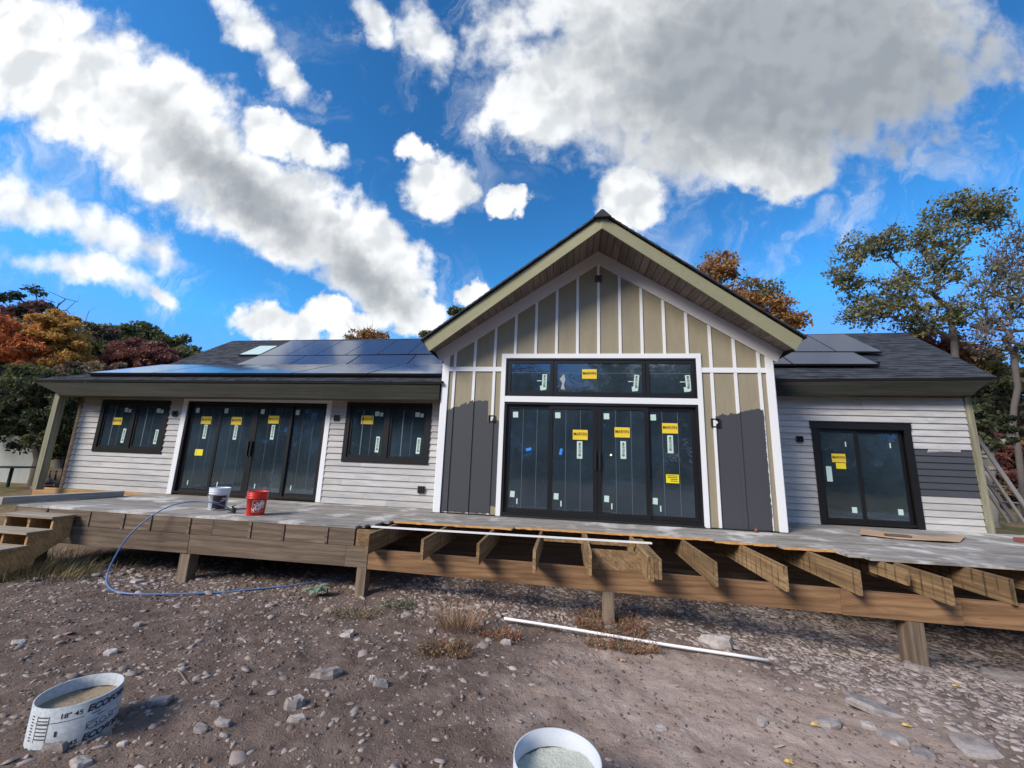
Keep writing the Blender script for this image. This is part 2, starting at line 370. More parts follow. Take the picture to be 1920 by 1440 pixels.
# ------------------------------------------------------------------ ground
def build_ground():
    def grid(x0, x1, y0, y1, n, m_): return np.linspace(x0, x1, n), np.linspace(y0, y1, m_)
    # one sheet whose rows are dense near the yard and stretch to the horizon
    xs = np.concatenate([np.linspace(-400, -14, 40)[:-1], np.linspace(-14, -6, 90)[:-1], np.linspace(-6, 6, 480)[:-1], np.linspace(6, 12, 60)[:-1], np.linspace(12, 400, 40)])
    ys = np.concatenate([np.linspace(-400, -8, 30)[:-1], np.linspace(-8, -1, 290)[:-1], np.linspace(-1, 4, 50)[:-1], np.linspace(4, 30, 40)[:-1], np.linspace(30, 500, 30)])
    X, Y = np.meshgrid(xs, ys); Z = terr(X, Y)
    rng = np.random.RandomState(3)
    def vn(X, Y, s, seed):
        r = np.random.RandomState(seed).rand(64, 64); x = X*s; y = Y*s
        xi = np.floor(x).astype(int); yi = np.floor(y).astype(int); fx = x-xi; fy = y-yi; fx = fx*fx*(3-2*fx); fy = fy*fy*(3-2*fy)
        a = r[yi % 64, xi % 64]; b = r[yi % 64, (xi+1) % 64]; c = r[(yi+1) % 64, xi % 64]; d = r[(yi+1) % 64, (xi+1) % 64]
        return (a*(1-fx)+b*fx)*(1-fy)+(c*(1-fx)+d*fx)*fy
    near = sst(X, -12, -8)*(1-sst(X, 8, 11))*sst(Y, -9, -8)*(1-sst(Y, 0, 3))
    Z = Z + near*((vn(X, Y, 1.1, 1)-.5)*.07+(vn(X, Y, 3.1, 2)-.5)*.035+(vn(X, Y, 9, 4)-.5)*.022+(vn(X, Y, 21, 5)-.5)*.012)
    n, m_ = len(xs), len(ys)
    v = np.stack([X.ravel(), Y.ravel(), Z.ravel()], 1)
    i = np.arange((m_-1)*(n-1)); r_ = i//(n-1); c_ = i % (n-1); a = r_*n+c_
    f = np.stack([a, a+1, a+n+1, a+n], 1)
    me = bpy.data.meshes.new('ground'); me.vertices.add(len(v)); me.vertices.foreach_set('co', v.ravel())
    me.loops.add(f.size); me.loops.foreach_set('vertex_index', f.ravel()); me.polygons.add(len(f))
    me.polygons.foreach_set('loop_start', np.arange(0, f.size, 4)); me.polygons.foreach_set('use_smooth', np.ones(len(f), bool)); me.update(calc_edges=True)
    def c(g):
        p = pos(g); s = g.new('ShaderNodeSeparateXYZ'); g.put(s.inputs[0], p); X_, Y_ = s.outputs[0], s.outputs[1]
        n1 = g.noise(p, .8, 5, .6); n2 = g.noise(p, 4, 6, .65); n3 = g.noise(p, 22, 5, .7); n4 = g.noise(p, 90, 3, .7)
        dark = g.mix(g.ss(n2, .3, .7), (.115, .080, .064), (.215, .158, .130))
        lite = g.mix(g.ss(n2, .3, .7), (.36, .265, .215), (.50, .39, .33))
        dd = g.v('LENGTH', g.v('MULTIPLY', g.v('SUBTRACT', p, (.75, -3.7, 0.)), (.55, .95, 0.)), out=1)
        k = g.ss(g.m('ADD', dd, g.m('MULTIPLY', g.m('SUBTRACT', n1, .5), 2.2)), .50, 1.55, 1, 0)
        cc = g.mix(k, dark, lite)
        cc = g.mix(g.ss(n3, .55, .75, 0, .5), cc, (.30, .24, .205)); cc = g.mix(g.ss(n3, .25, .45, .45, 0), cc, (.045, .032, .028))
        rightk = g.ss(X_, .6, 2.4); cc = g.mix(g.m('MULTIPLY', g.m('MULTIPLY', rightk, g.m('SUBTRACT', 1, k)), .55), cc, (.19, .16, .145))
        moss = g.m('MULTIPLY', g.ss(n2, .5, .7), g.ss(Y_, -3.2, -1.6)); cc = g.mix(g.m('MULTIPLY', moss, .35), cc, (.09, .075, .03))
        far = g.m('MAXIMUM', g.m('MAXIMUM', g.ss(X_, 7.6, 8.6), g.ss(X_, -9.0, -11.5)), g.ss(Y_, 6, 9))
        gr = g.mix(g.ss(n2, .3, .7), (.17, .12, .055), (.24, .17, .09)); gr = g.mix(g.ss(n1, .45, .6), gr, (.10, .10, .035))
        cc = g.mix(far, cc, gr)
        return g.mix(g.ss(n4, .5, .8, 0, .25), cc, (.33, .29, .26)), g.m('ADD', n3, g.m('MULTIPLY', n4, .5))
    me.materials.append(mat('ground_soil', c, .95, dist=.03, spec=.15, bstr=.9))
    tag(link('ground', me), kind='structure')
    return X, Y, Z, vn
GX, GY, GZ, VN = build_ground()
def gz(x, y):
    x = np.asarray(x, float); y = np.asarray(y, float)
    return terr(x, y)+(VN(x, y, 1.1, 1)-.5)*.07+(VN(x, y, 3.1, 2)-.5)*.035+(VN(x, y, 9, 4)-.5)*.022+(VN(x, y, 21, 5)-.5)*.012

# sky is the world; far woods close the horizon further down

# ------------------------------------------------------------------ house
house = empty('house', (0, 2, 0), 'long single storey house with a tall board and batten gable, half painted', 'house')
YL, YR, W = .42, 1.38, 3.081
WALLT = .14
def wall_panel_boxes():
    # sheathing behind the siding, split around openings
    def wall(x0, x1, y, z0, z1, holes, m_, name='wall'):
        mb = MB(); xs = sorted({x0, x1, *[h[0] for h in holes], *[h[1] for h in holes]}); 
        for a, b in zip(xs, xs[1:]):
            hs = [h for h in holes if h[0] <= a+1e-6 and h[1] >= b-1e-6]
            if hs: h = hs[0]; lo = [(z0, h[2])] if h[2] > z0 else []; seg = lo+[(h[3], z1)]
            else: seg = [(z0, z1)]
            for c, d in seg: mb.box(a, b, y, y+WALLT, c, d)
        mb.build(name, m_, house)
    wall(-12.17, -W+.02, YL, -.04, 2.55, [(-11.6, -9.74, .875, 2.07), (-9.27, -5.79, 0.0, 2.085), (-5.31, -3.40, .87, 2.11)], m_oldwood)
    wall(W-.02, 7.26, YR, -.04, 2.66, [(4.375, 6.135, 0.0, 1.95)], m_oldwood)
    # side returns of the gable block, end walls and back wall
    mb = MB()
    mb.box(-W+.0, -W+WALLT, WALLT+.01, 5.9, -.04, 3.0); mb.box(W-WALLT, W, WALLT+.01, 5.9, -.04, 3.0)
    mb.box(7.12, 7.26, YR+WALLT+.001, 5.9, -.04, 2.66); mb.box(-12.17, -12.03, YL+WALLT+.001, 5.9, -.04, 2.6)
    mb.box(-12.17, 7.26, 5.91, 6.05, -.04, 2.66)
    mb.build('wall', m_siding, house)
wall_panel_boxes()

# gable front sheathing: the panels between the battens, cut round the big opening
SL = .646
def frz(x): return 5.244 - SL*abs(x)                          # top edge of the frieze
S = .4064
CX0, CX1, CZ = -1.887, 1.853, 3.095
edges = [-W+.005]+[k*S for k in range(-7, 8)]+[W-.005]
for a, b in zip(edges, edges[1:]):
    segs = []
    zb = 0.012
    if b <= CX0+.3 or a >= CX1-.3:
        pass
    lo = CZ-.02 if (a > CX0-.02 and b < CX1+.02) else zb
    a2, b2 = a+.001, b-.001
    if a2 < 0 < b2: pts = [(a2, 0, lo), (b2, 0, lo), (b2, 0, frz(b2)-.01), (0, 0, frz(0)-.01), (a2, 0, frz(a2)-.01)]
    elif a < CX0 < b and a > CX0-.41: pts = [(a2, 0, lo), (CX0+.02, 0, lo), (CX0+.02, 0, CZ-.02), (b2, 0, CZ-.02), (b2, 0, frz(b2)-.01), (a2, 0, frz(a2)-.01)]
    elif a < CX1 < b and b < CX1+.41: pts = [(a2, 0, CZ-.02), (CX1-.02, 0, CZ-.02), (CX1-.02, 0, lo), (b2, 0, lo), (b2, 0, frz(b2)-.01), (a2, 0, frz(a2)-.01)]
    else: pts = [(a2, 0, lo), (b2, 0, lo), (b2, 0, frz(b2)-.01), (a2, 0, frz(a2)-.01)]
    MB().prism(pts, (0, .012, 0)).build('wall_panel', m_panel, house)
def fb_(x): return 4.951-.02 - .644*abs(x)                        # bottom edge of the frieze
BW = .026
for k in range(-7, 8):
    x = k*S
    zt = fb_(x)+.02
    def bat(z0, z1, sh=0):
        MB().prism([(x-BW, -.0, z0), (x+BW, 0, z0), (x+BW, 0, z1-(.64*BW if x > 0 else -.64*BW)*sh), (x-BW, 0, z1+(.64*BW if x > 0 else -.64*BW)*sh)], (0, -.018, 0)).build('batten', m_batten, house)
    if abs(k) <= 4: bat(CZ+.001, zt, 1)
    else: bat(2.829, zt, 1); bat(.015, 2.735)
for s in (-1, 1):                                            # belt trim, corner boards, frieze
    x0, x1 = sorted((s*(W-.125), s*(1.888 if s < 0 else 1.854)))
    box('belt_trim', m_white, house, x0, x1, -.022, -.001, 2.736, 2.828)
    x0, x1 = sorted((s*(W-.125), s*W)); MB().prism([(x0, -.026, .004), (x1, -.026, .004), (x1, -.026, frz(x1)-.18), (x0, -.026, frz(x0)-.18)], (0, .028, 0)).build('corner_board', m_white, house)
    box('corner_board', m_white, house, *sorted((s*(W+.001), s*(W+.022))), .003, (YL-.02 if s < 0 else YR-.02), .004, 2.9)
    MB().prism([(0, -.002, 5.24), (s*3.27, -.002, 3.127), (s*3.14, -.002, 2.93), (0, -.002, 4.955)], (0, -.03, 0)).build('frieze_board', m_frieze, house)
# casing round the big opening
MB().box(CX0, CX1, -.03, -.001, CZ-.09, CZ).build('casing', m_white, house)
box('casing', m_white, house, CX0, CX0+.088, -.03, -.001, .005, CZ-.091)
box('casing', m_white, house, CX1-.088, CX1, -.03, -.001, .005, CZ-.091)
box('casing', m_white, house, CX0+.089, CX1-.089, -.028, -.001, 2.134, 2.246)
box('threshold', m_blackm, house, CX0+.09, CX1-.09, -.06, -.001, .004, .03)

nb = MB()
for k in range(-7, 8):
    zz = np.arange(.25, fb_(k*S)-.05, .406)
    for z in zz:
        if (abs(k) <= 4 and z < CZ+.05) or (z < 2.2) or abs(z-2.78) < .07: continue
        nb.box(k*S-.004, k*S+.004, -.0195, -.0181, z-.004, z+.004)
nb.build('nail_heads', plain('nail_head', (.25, .24, .23), .2, 9, .5), house)
house.children[-1]['kind'] = 'stuff'

# soffit boards, fascia and roof of the gable (the overhang is deeper at the peak)
PY, TY = -.93, -.45
def lerp(a, b, t): return Vector(a).lerp(Vector(b), t)
for s in (-1, 1):
    NB = 26
    for i in range(NB):
        t0, t1 = i/NB+.0015, (i+1)/NB-.0015
        a0 = lerp((0, 0, 5.246), (s*3.273, 0, 3.131), t0); a1 = lerp((0, 0, 5.246), (s*3.273, 0, 3.131), t1)
        b0 = lerp((0, PY+.03, 5.215), (s*3.26, TY+.03, 3.07), t0); b1 = lerp((0, PY+.03, 5.215), (s*3.26, TY+.03, 3.07), t1)
        MB().prism([a0, a1, b1, b0] if s > 0 else [a0, b0, b1, a1], (0, 0, .018+.003*((i*7) % 3))).build('soffit_board', m_soffit, house)
    p = [(0, PY, 5.185), (s*3.25, TY, 3.035), (s*3.375, TY, 3.235), (0, PY, 5.43)]
    MB().prism(p if s > 0 else p[::-1], (0, .035, 0)).build('rake_board', m_tan, house)
    # tail board closing the low corner
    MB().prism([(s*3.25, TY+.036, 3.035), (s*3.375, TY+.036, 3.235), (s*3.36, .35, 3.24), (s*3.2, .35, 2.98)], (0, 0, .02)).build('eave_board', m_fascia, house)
    mb = MB(); NC = 30                                       # stepped shingle courses of the gable roof
    for i in range(NC):
        t0, t1 = i/NC, (i+1)/NC+.01
        X0, X1 = s*3.42*(1-t0), s*3.42*(1-min(t1, 1)); Z0 = 3.235+t0*(5.455-3.235); Z1 = 3.235+min(t1, 1)*(5.455-3.235)
        y0 = TY-.05+(PY-TY)*t0; y1 = TY-.05+(PY-TY)*min(t1, 1)
        j = .006*math.sin(i*12.9)
        q = [(X0, y0+j, Z0+.0), (X1, y1+j, Z1+.0), (X1, 6.3, Z1+.0), (X0, 6.3, Z0+.0)]
        q = q if s < 0 else q[::-1]
        mb.hexa(q+[(a, b, c+(.040 if a in (X0,) else .028)) for a, b, c in q])
    tag(mb.build('shingles', m_shingle, house), kind='stuff')
mb = MB()
for i in range(18):
    y = PY-.07+i*.4; mb.hexa([(-.16, y, 5.37), (.16, y, 5.37), (.16, y+.43, 5.365), (-.16, y+.43, 5.365), (-.02, y, 5.515), (.02, y, 5.515), (.02, y+.43, 5.50), (-.02, y+.43, 5.50)])
tag(mb.build('ridge_cap', m_shingle, house), kind='stuff')
# gable end masonry behind frieze: ceiling closes the rooms
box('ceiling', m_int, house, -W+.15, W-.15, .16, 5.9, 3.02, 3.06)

# main roofs --------------------------------------------------------
def roof(name, c, expo=.14, tab=.30, seed=0):                # c: front-left, front-right, back-right, back-left
    c = [Vector(p) for p in c]; n = (c[1]-c[0]).cross(c[3]-c[0]).normalized()
    MB().prism([p-n*.006 for p in c], -n*.035).build('roof', m_blackm, house)
    rr = random.Random(seed); mb = MB(); L = ((c[3]-c[0]).length+(c[2]-c[1]).length)/2; k = int(L/expo)+1
    for i in range(k):
        t0, t1 = i/k, min(1, (i+1)/k+.25/k)
        A0, B0 = c[0].lerp(c[3], t0), c[1].lerp(c[2], t0); A1, B1 = c[0].lerp(c[3], t1), c[1].lerp(c[2], t1)
        wd = (B0-A0).length; x = -rr.random()*tab
        while x < wd:
            w_ = tab*rr.uniform(.55, 1.2); a, b = max(0, x)/wd, min(wd, x+w_-.006)/wd
            if b > a:
                h = rr.choice((.009, .012, .018)); j = rr.uniform(-.004, .004)
                d = (A1-A0).normalized()
                q = [A0.lerp(B0, a)+d*j, A0.lerp(B0, b)+d*j, A1.lerp(B1, b), A1.lerp(B1, a)]
                mb.hexa([p for p in q]+[q[0]+n*h, q[1]+n*h, q[2]+n*.003, q[3]+n*.003])
            x += w_
    tag(mb.build('shingles', m_shingle, house), kind='stuff')
    return c, n
EYL, EYR, RY = -.10, 1.10, 4.60
def PT(x, y, Y): return tuple(onY(x, y, Y))
eL0 = Vector(onY(60, 712, EYL)); eL1 = Vector((-3.06, EYL, 2.495))
bL0 = Vector(onY(305, 688, 2.36)); bL1 = Vector((-3.06, 2.36, 3.40))
lowL, nlow = roof('roof', [eL0, eL1, bL1, bL0], seed=1)
rL0 = Vector(onY(437.5, 639, RY)); rL1 = Vector((-1.3, RY, rL0.z+.06))
bL0b = Vector((rL0.x, 2.36, bL0.z)); 
upL, nup = roof('roof', [bL0+Vector((0, 0, .004)), bL1+Vector((1.3, 0, .004)), rL1, rL0], seed=2)
eR0 = Vector((3.06, EYR, 2.835)); eR1 = Vector(onY(1870, 708, EYR))
rR1 = Vector(onY(1697, 623.5, RY)); rR0 = Vector((1.3, RY, onY(1507, 627, RY).z-.06))
rtR, nR = roof('roof', [eR0, eR1, rR1, rR0], seed=3)
# back slopes so the roof is a solid
MB().prism([rL0, rL1, (rL1.x, 9.3, 2.4), (rL0.x, 9.3, 2.4)], (0, 0, -.04)).build('roof', m_shingle, house)
MB().prism([rR0, rR1, (rR1.x, 9.3, 2.4), (rR0.x, 9.3, 2.4)], (0, 0, -.04)).build('roof', m_shingle, house)
# eave fascias (ends cut back at an angle), soffits and gutters of shadow
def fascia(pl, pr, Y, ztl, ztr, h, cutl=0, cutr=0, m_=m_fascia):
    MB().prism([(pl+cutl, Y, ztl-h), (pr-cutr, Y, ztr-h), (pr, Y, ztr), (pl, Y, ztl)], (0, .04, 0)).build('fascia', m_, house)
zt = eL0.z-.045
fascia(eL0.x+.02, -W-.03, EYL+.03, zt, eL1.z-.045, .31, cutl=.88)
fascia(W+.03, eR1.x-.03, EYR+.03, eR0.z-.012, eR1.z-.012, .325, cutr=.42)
MB().prism([(eL0.x+.7, EYL+.07, zt-.29), (-W-.03, EYL+.07, eL1.z-.33), (-W-.03, YL-.03, eL1.z-.33), (-12.9, YL-.03, zt-.29)], (0, 0, .02)).build('soffit', m_oldwood, house)
MB().prism([(W+.03, EYR+.07, 2.53), (eR1.x-.45, EYR+.07, 2.585), (eR1.x-.45, YR-.03, 2.585), (W+.03, YR-.03, 2.53)], (0, 0, .02)).build('soffit', m_oldwood, house)
# gable-end rake boards and end triangles
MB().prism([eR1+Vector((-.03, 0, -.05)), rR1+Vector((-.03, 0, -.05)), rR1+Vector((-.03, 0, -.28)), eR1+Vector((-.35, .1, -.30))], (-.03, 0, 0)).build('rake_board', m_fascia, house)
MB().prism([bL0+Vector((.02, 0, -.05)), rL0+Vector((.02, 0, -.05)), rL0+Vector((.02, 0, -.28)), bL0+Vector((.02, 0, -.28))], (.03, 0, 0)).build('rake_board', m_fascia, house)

# solar panels --------------------------------------------------------
m_pframe = plain('panel_edge', (.012, .012, .014), .1, 5, .4)
def on_plane(x, y, c, n):
    d = ray(x, y); t = (c-CAM).dot(n)/d.dot(n); return CAM+d*t
def solar(px4, c, n, lift=.11, th=.035):
    q = [on_plane(x, y, c+n*lift, n) for x, y in px4]        # near-left, near-right, far-right, far-left
    cen = sum(q, Vector())/4; q = [cen+(p-cen)*.994 for p in q]
    o = MB().prism([p-n*th for p in q][::-1], n*th).build('solar_panel', m_pframe, house)
    q2 = [cen+(p-cen)*.972 for p in q]; z = n*.002
    MB().prism([p+z for p in q2], -z*.5).build('glass', m_solar, o)
def z4(x, y): return (400+x/4.364, 620+y/4.364)
top = [(640,80),(848,82),(1062,80),(1285,78),(1508,76),(1730,72)]; bot = [(370,203),(597,203),(835,202),(1077,200),(1335,196),(1590,193)]
def ext(a, b, t=1.): return (a[0]+(b[0]-a[0])*t, a[1]+(b[1]-a[1])*t)
top.append((1950,68)); bot.append((1850,190))
for i in range(6):
    solar([z4(*bot[i]), z4(*bot[i+1]), z4(*top[i+1]), z4(*top[i])], upL[0], nup)
t2 = [(370,204),(762,205),(1205,202),(1660,198),(2110,193)]; b2 = [(162,285),(610,283),(1080,282),(1578,280),(2060,277)]
for i in range(4):
    solar([z4(*b2[i]), z4(*b2[i+1]), z4(*t2[i+1]), z4(*t2[i])], upL[0], nup)
# lower, shallow row, built in the plane of the porch roof
for i in range(5):
    a = (-12.05+i*1.80); b = a+1.78
    A = lowL[0]; ex = (lowL[1]-lowL[0]).normalized(); ey = (lowL[3]-lowL[0]); ey = (ey-ex*ey.dot(ex)).normalized()
    for j in range(1):
        q = [A+ex*(a-A.x)+ey*.42+nlow*.115, A+ex*(b-A.x)+ey*.42+nlow*.115, A+ex*(b-A.x)+ey*2.2+nlow*.115, A+ex*(a-A.x)+ey*2.2+nlow*.115]
        o = MB().prism([p-nlow*.04 for p in q][::-1], nlow*.04).build('solar_panel', m_pframe, house)
        cen = sum(q, Vector())/4; MB().prism([cen+(p-cen)*.98+nlow*.002 for p in q], -nlow*.001).build('glass', m_solar, o)
A = lowL[0]
q0 = A+ex*(-12.05-A.x)+ey*.46; q1 = A+ex*(-3.08-A.x)+ey*.46
MB().prism([q0, q1, q1+ey*.03, q0+ey*.03], nlow*.08).build('panel_skirt', m_pframe, house)
def z5(x, y): return (1440+x/4, 640+y/4)
def z8(x, y): return (1500+x/4, 340+y/4)
solar([z8(275,1277), z8(620,1277), z8(335,1145), z8(45,1150)], rtR[0], nR)
solar([z8(-150,1277), z8(275,1277), z8(45,1150), z8(-260,1152)], rtR[0], nR)
solar([z5(185,170), z5(838,170), z5(645,82), z5(60,82)], rtR[0], nR)
solar([z5(-300,170), z5(185,170), z5(60,82), z5(-300,82)], rtR[0], nR)
for a, b in (((-150,1285), (615,1285)),): pass
q = [on_plane(*z5(x, y), rtR[0]+nR*.02, nR) for x, y in ((20,186), (832,186), (838,180), (20,180))]
MB().prism(q[::-1], nR*.09).build('panel_skirt', m_pframe, house)
# skylight
q = [on_plane(*z4(x, y), upL[0]+nup*.07, nup) for x, y in ((205,197), (378,197), (535,122), (385,122))]
sk = MB().prism([p-nup*.07 for p in q][::-1], nup*.07).build('skylight', m_pframe, house)
cen = sum(q, Vector())/4; MB().prism([cen+(p-cen)*.93+nup*.003 for p in q], -nup*.002).build('pane', m_skyl, sk)

# clapboards -----------------------------------------------------------
rs = random.Random(11)
def clap(x0, x1, y, z, h, m_=m_siding):
    j = rs.uniform(-.0015, .0015)
    MB().hexa([(x0, y-.029+j, z), (x1, y-.029+j, z), (x1, y-.001, z), (x0, y-.001, z), (x0, y-.006, z+h+.004), (x1, y-.006, z+h+.004), (x1, y-.001, z+h+.004), (x0, y-.001, z+h+.004)]).build('siding_board', m_, house)
def run(x0, x1, y, z, h, m_=m_siding, split=.6):
    if x1-x0 > 2.2 and rs.random() < split:
        c = rs.uniform(x0+.4, x1-.4); clap(x0, c-.0015, y, z, h, m_); clap(c+.0015, x1, y, z, h, m_)
    else: clap(x0, x1, y, z, h, m_)
EX = .1285
for i in range(17):
    z = i*EX+.002; mid = z+EX/2
    run(-12.17, (-9.40 if not (.88 < mid < 2.08) else -11.60), YL, z, EX) if not (.88 < mid < 2.08) else clap(-12.17, -11.59, YL, z, EX)
    if .88 < mid < 2.08: clap(-9.75, -9.375, YL, z, EX)
    if .88 < mid < 2.12: clap(-5.685, -5.31, YL, z, EX); clap(-3.41, -W-.024, YL, z, EX)
    else: run(-5.685, -W-.024, YL, z, EX)
for i in range(20):
    z = i*.1275+.002; mid = z+.064
    if mid < 1.96:
        run(W+.024, 4.38, YR, z, .1275, split=0)
        dk = .63 < mid < 1.50
        clap(6.13, 7.17+rs.uniform(0, .01), YR, z, .1275, m_charc if dk else m_siding)
    else: run(W+.024, 7.18, YR, z, .1275, split=.9)
# dry-brushed stroke above the dark boards
MB().prism([onY(1738,848,YR-.024), onY(1801,848,YR-.024), onY(1802,841,YR-.018), onY(1760,836,YR-.018), onY(1742,839,YR-.018)], (0, -.0008, 0)).build('paint_stroke', mat('brushed_paint', lambda g: g.mix(g.ss(g.noise(g.mapping(pos(g), (4, 4, 60)), 1, 4, .7), .35, .6), (.13, .13, .14), (.42, .42, .43)), .6), house)
box('corner_board', m_tan_post, house, 7.19, 7.31, YR-.035, YR-.002, .0, 2.56)
box('corner_board', m_oldwood, house, -12.29, -12.172, YL-.02, YL+.1, -.02, 2.15)
box('sill_board', m_fresh, house, -12.95, -9.35, YL-.06, YL-.022, -.27, -.004)
box('sill_board', m_oldwood, house, -13.05, -12.96, YL-.06, YL+.08, -.27, .0)
# casings of the left door
box('casing', m_white, house, -9.395, -9.275, YL-.034, YL-.001, .004, 2.19)
box('casing', m_white, house, -5.79, -5.685, YL-.034, YL-.001, .004, 2.19)
box('casing', m_white, house, -9.274, -5.791, YL-.033, YL-.001, 2.09, 2.19)
# porch post
pb = onY(76, 912, .05)
box('porch_post', m_tan_post, house, -12.47, -12.33, .02, .16, -.02, 2.16)

# windows and doors ----------------------------------------------------
def sticker(parent, x, y, z, w_, h, m_, rot=0, name='sticker'):
    ca, sa = math.cos(rot), math.sin(rot); c = [(-w_/2, -h/2), (w_/2, -h/2), (w_/2, h/2), (-w_/2, h/2)]
    return MB().prism([(x+a*ca-b*sa, y, z+a*sa+b*ca) for a, b in c], (0, .0006, 0)).build(name, m_, parent)
def letter(parent, s, size, x, y, z, rot=0, wfit=None, m_=m_ink, bold=.014):
    mb = MB(); text_flat(mb, s, size, x, y, z, rot, bold, wfit); return mb.build('lettering', m_, parent)
def yellow(parent, x, y, z, k=1.):
    sticker(parent, x, y-.0015, z, .275*k, .185*k, m_yel); letter(parent, 'MARVIN', .085*k, x, y-.0026, z+.01, 0, .245*k, bold=.02)
def mint(parent, x, y, z, w_=.10, h=.32, tilt=0, flip=-1):
    sticker(parent, x, y-.0015, z, w_, h, m_mint, tilt)
    letter(parent, 'MARVIN', .062, x, y-.0026, z+.035, flip*math.pi/2+tilt, .19)
    mb = MB()
    n = 12; r0, r1 = .024, .014; zc = z-h*.5+.065
    vs = [(x+r*math.cos(2*math.pi*i/n), y-.0026, zc+r*math.sin(2*math.pi*i/n)) for r in (r0, r1) for i in range(n)]
    mb.add(vs, [(i, (i+1) % n, n+(i+1) % n, n+i) for i in range(n)]); mb.box(x-.008, x+.008, y-.0027, y-.0025, zc-.008, zc+.008)
    mb.build('emblem', m_ink, parent)
def pane(parent, x0, x1, z0, z1, y): return MB().box(x0, x1, y, y+.006, z0, z1).build('pane', m_glass, parent)
def sash(parent, x0, x1, z0, z1, w_, ya, yb): frame_mb(x0, x1, z0, z1, w_, ya, yb).build('sash', m_black, parent)
def film(parent, x, z0, z1, y, w_=.007): box('film_seam', m_film, parent, x-w_/2, x+w_/2, y-.0016, y-.0006, z0, z1)

# centre patio door
X0, X1, Z0, Z1 = CX0+.089, CX1-.089, .03, 2.133
door = frame_mb(X0, X1, Z0, Z1, .045, -.020, .10).build('patio_door', m_black, house)
cuts = [X0+.045, -.887, -.033, .846, X1-.045]
for i in range(4):
    a, b = cuts[i]-.03*(i > 0), cuts[i+1]+.03*(i < 3)
    yy = .035 if i in (0, 3) else .005
    a = cuts[i]-(.02 if i else 0); b = cuts[i+1]+(.02 if i < 3 else 0)
    if i in (1, 2): a, b = (cuts[1]-.05, cuts[2]-.002) if i == 1 else (cuts[2]+.002, cuts[3]+.05)
    else: a, b = (cuts[0], cuts[1]+.03) if i == 0 else (cuts[3]-.03, cuts[4])
    sash(door, a, b, Z0+.046, Z1-.046, .075, yy, yy+.028); pane(door, a+.07, b-.07, Z0+.116, Z1-.116, yy+.012)
    yg = yy+.011
    for t in (.36, .66): film(door, a+(b-a)*t, Z0+.125, Z1-.125, yg)
    sticker(door, a+.17, yg-.001, Z1-.24, .10, .11, m_mint, .03); sticker(door, a+.16, yg-.001, .40, .085, .11, m_mint, -.05); sticker(door, a+.25, yg-.001, .275, .022, .10, m_mint, 0)
yellow(door, -.345, .014, 1.535); mint(door, -.355, .014, 1.255)
yellow(door, .42, .014, 1.60); mint(door, .435, .014, 1.28)
yellow(door, 1.275, .044, 1.70); mint(door, 1.27, .044, 1.41)
sticker(door, 1.285, .0425, .80, .22, .15, m_yel2); mb = MB()
for i in range(4): mb.box(1.20+.05*(i > 1), 1.37, .0414, .0418, .845-i*.03, .857-i*.03)
mb.build('lettering', m_ink, door)
sticker(door, -1.31, .044, 1.235, .10, .055, m_tape, .25, 'tape'); sticker(door, -.70, .014, 1.21, .05, .115, m_tape, -.2, 'tape')
for dx in (-.045, .035):
    mb = MB().box(cuts[2]+dx, cuts[2]+dx+.018, -.04, -.02, .93, 1.23); mb.box(cuts[2]+dx-.006, cuts[2]+dx+.024, -.02, .004, .90, 1.26); mb.build('handle', m_blackm, door)
# transom
tz0, tz1 = 2.247, 3.004
tr = frame_mb(X0, X1, tz0, tz1, .03, -.020, .10).build('transom_window', m_black, house)
tc_ = [X0+.03, -.857, .862, X1-.03]
for i in range(3):
    a, b = tc_[i]+.004, tc_[i+1]-.004
    sash(tr, a, b, tz0+.031, tz1-.031, .065, -.005, .03); pane(tr, a+.06, b-.06, tz0+.09, tz1-.09, .010)
    box('film_seam', m_film, tr, a+.066, b-.066, .0085, .0095, 2.715, 2.722)
yellow(tr, -.175, .010, 2.70, 1.0)
for x, tl in ((-1.035, -.03), (.69, -.10), (1.62, .06)):
    mint(tr, x, .010, 2.54, .09, .30, tl); sticker(tr, x-.03, .0082, 2.42, .10, .09, m_mint, .1); sticker(tr, x-.10, .0082, 2.56, .09, .015, m_mint, 0)
# torn film scraps
m_scrap = mat('torn_film', (.34, .36, .36), .6)
MB().prism([(-.72, .007, 2.40), (-.69, .007, 2.52), (-.74, .007, 2.60), (-.66, .007, 2.70), (-.63, .007, 2.58), (-.66, .007, 2.50), (-.64, .007, 2.39)], (0, .001, 0)).build('film_scrap', m_scrap, tr)

# left patio door
lx0, lx1, lz0, lz1 = -9.27, -5.795, .035, 2.083
ld = frame_mb(lx0, lx1, lz0, lz1, .045, YL-.022, YL+.10).build('patio_door', m_black, house)
lc = [lx0+.045, -8.39, -7.50, -6.62, lx1-.045]
lc = [lx0+.045, -8.40, -7.53, -6.66, lx1-.045]
for i in range(4):
    yy = YL+(.035 if i in (0, 3) else .005)
    if i == 0: a, b = lc[0], lc[1]+.03
    elif i == 1: a, b = lc[1]-.05, lc[2]-.002
    elif i == 2: a, b = lc[2]+.002, lc[3]+.05
    else: a, b = lc[3]-.03, lc[4]
    sash(ld, a, b, lz0+.046, lz1-.046, .07, yy, yy+.028); pane(ld, a+.065, b-.065, lz0+.111, lz1-.111, yy+.012)
    yg = yy+.011
    for t in (.38, .68): film(ld, a+(b-a)*t, lz0+.12, lz1-.12, yg, .005)
    sticker(ld, a+.16, yg-.001, lz1-.20, .09, .11, m_mint); sticker(ld, a+.24, yg-.001, .26, .022, .10, m_mint)
    xc = (a+b)/2+.02
    if i < 3: yellow(ld, xc-.02, yg, 1.66+.05*(i == 2), .95); mint(ld, xc, yg, 1.40+.03*(i == 2), .085, .32)
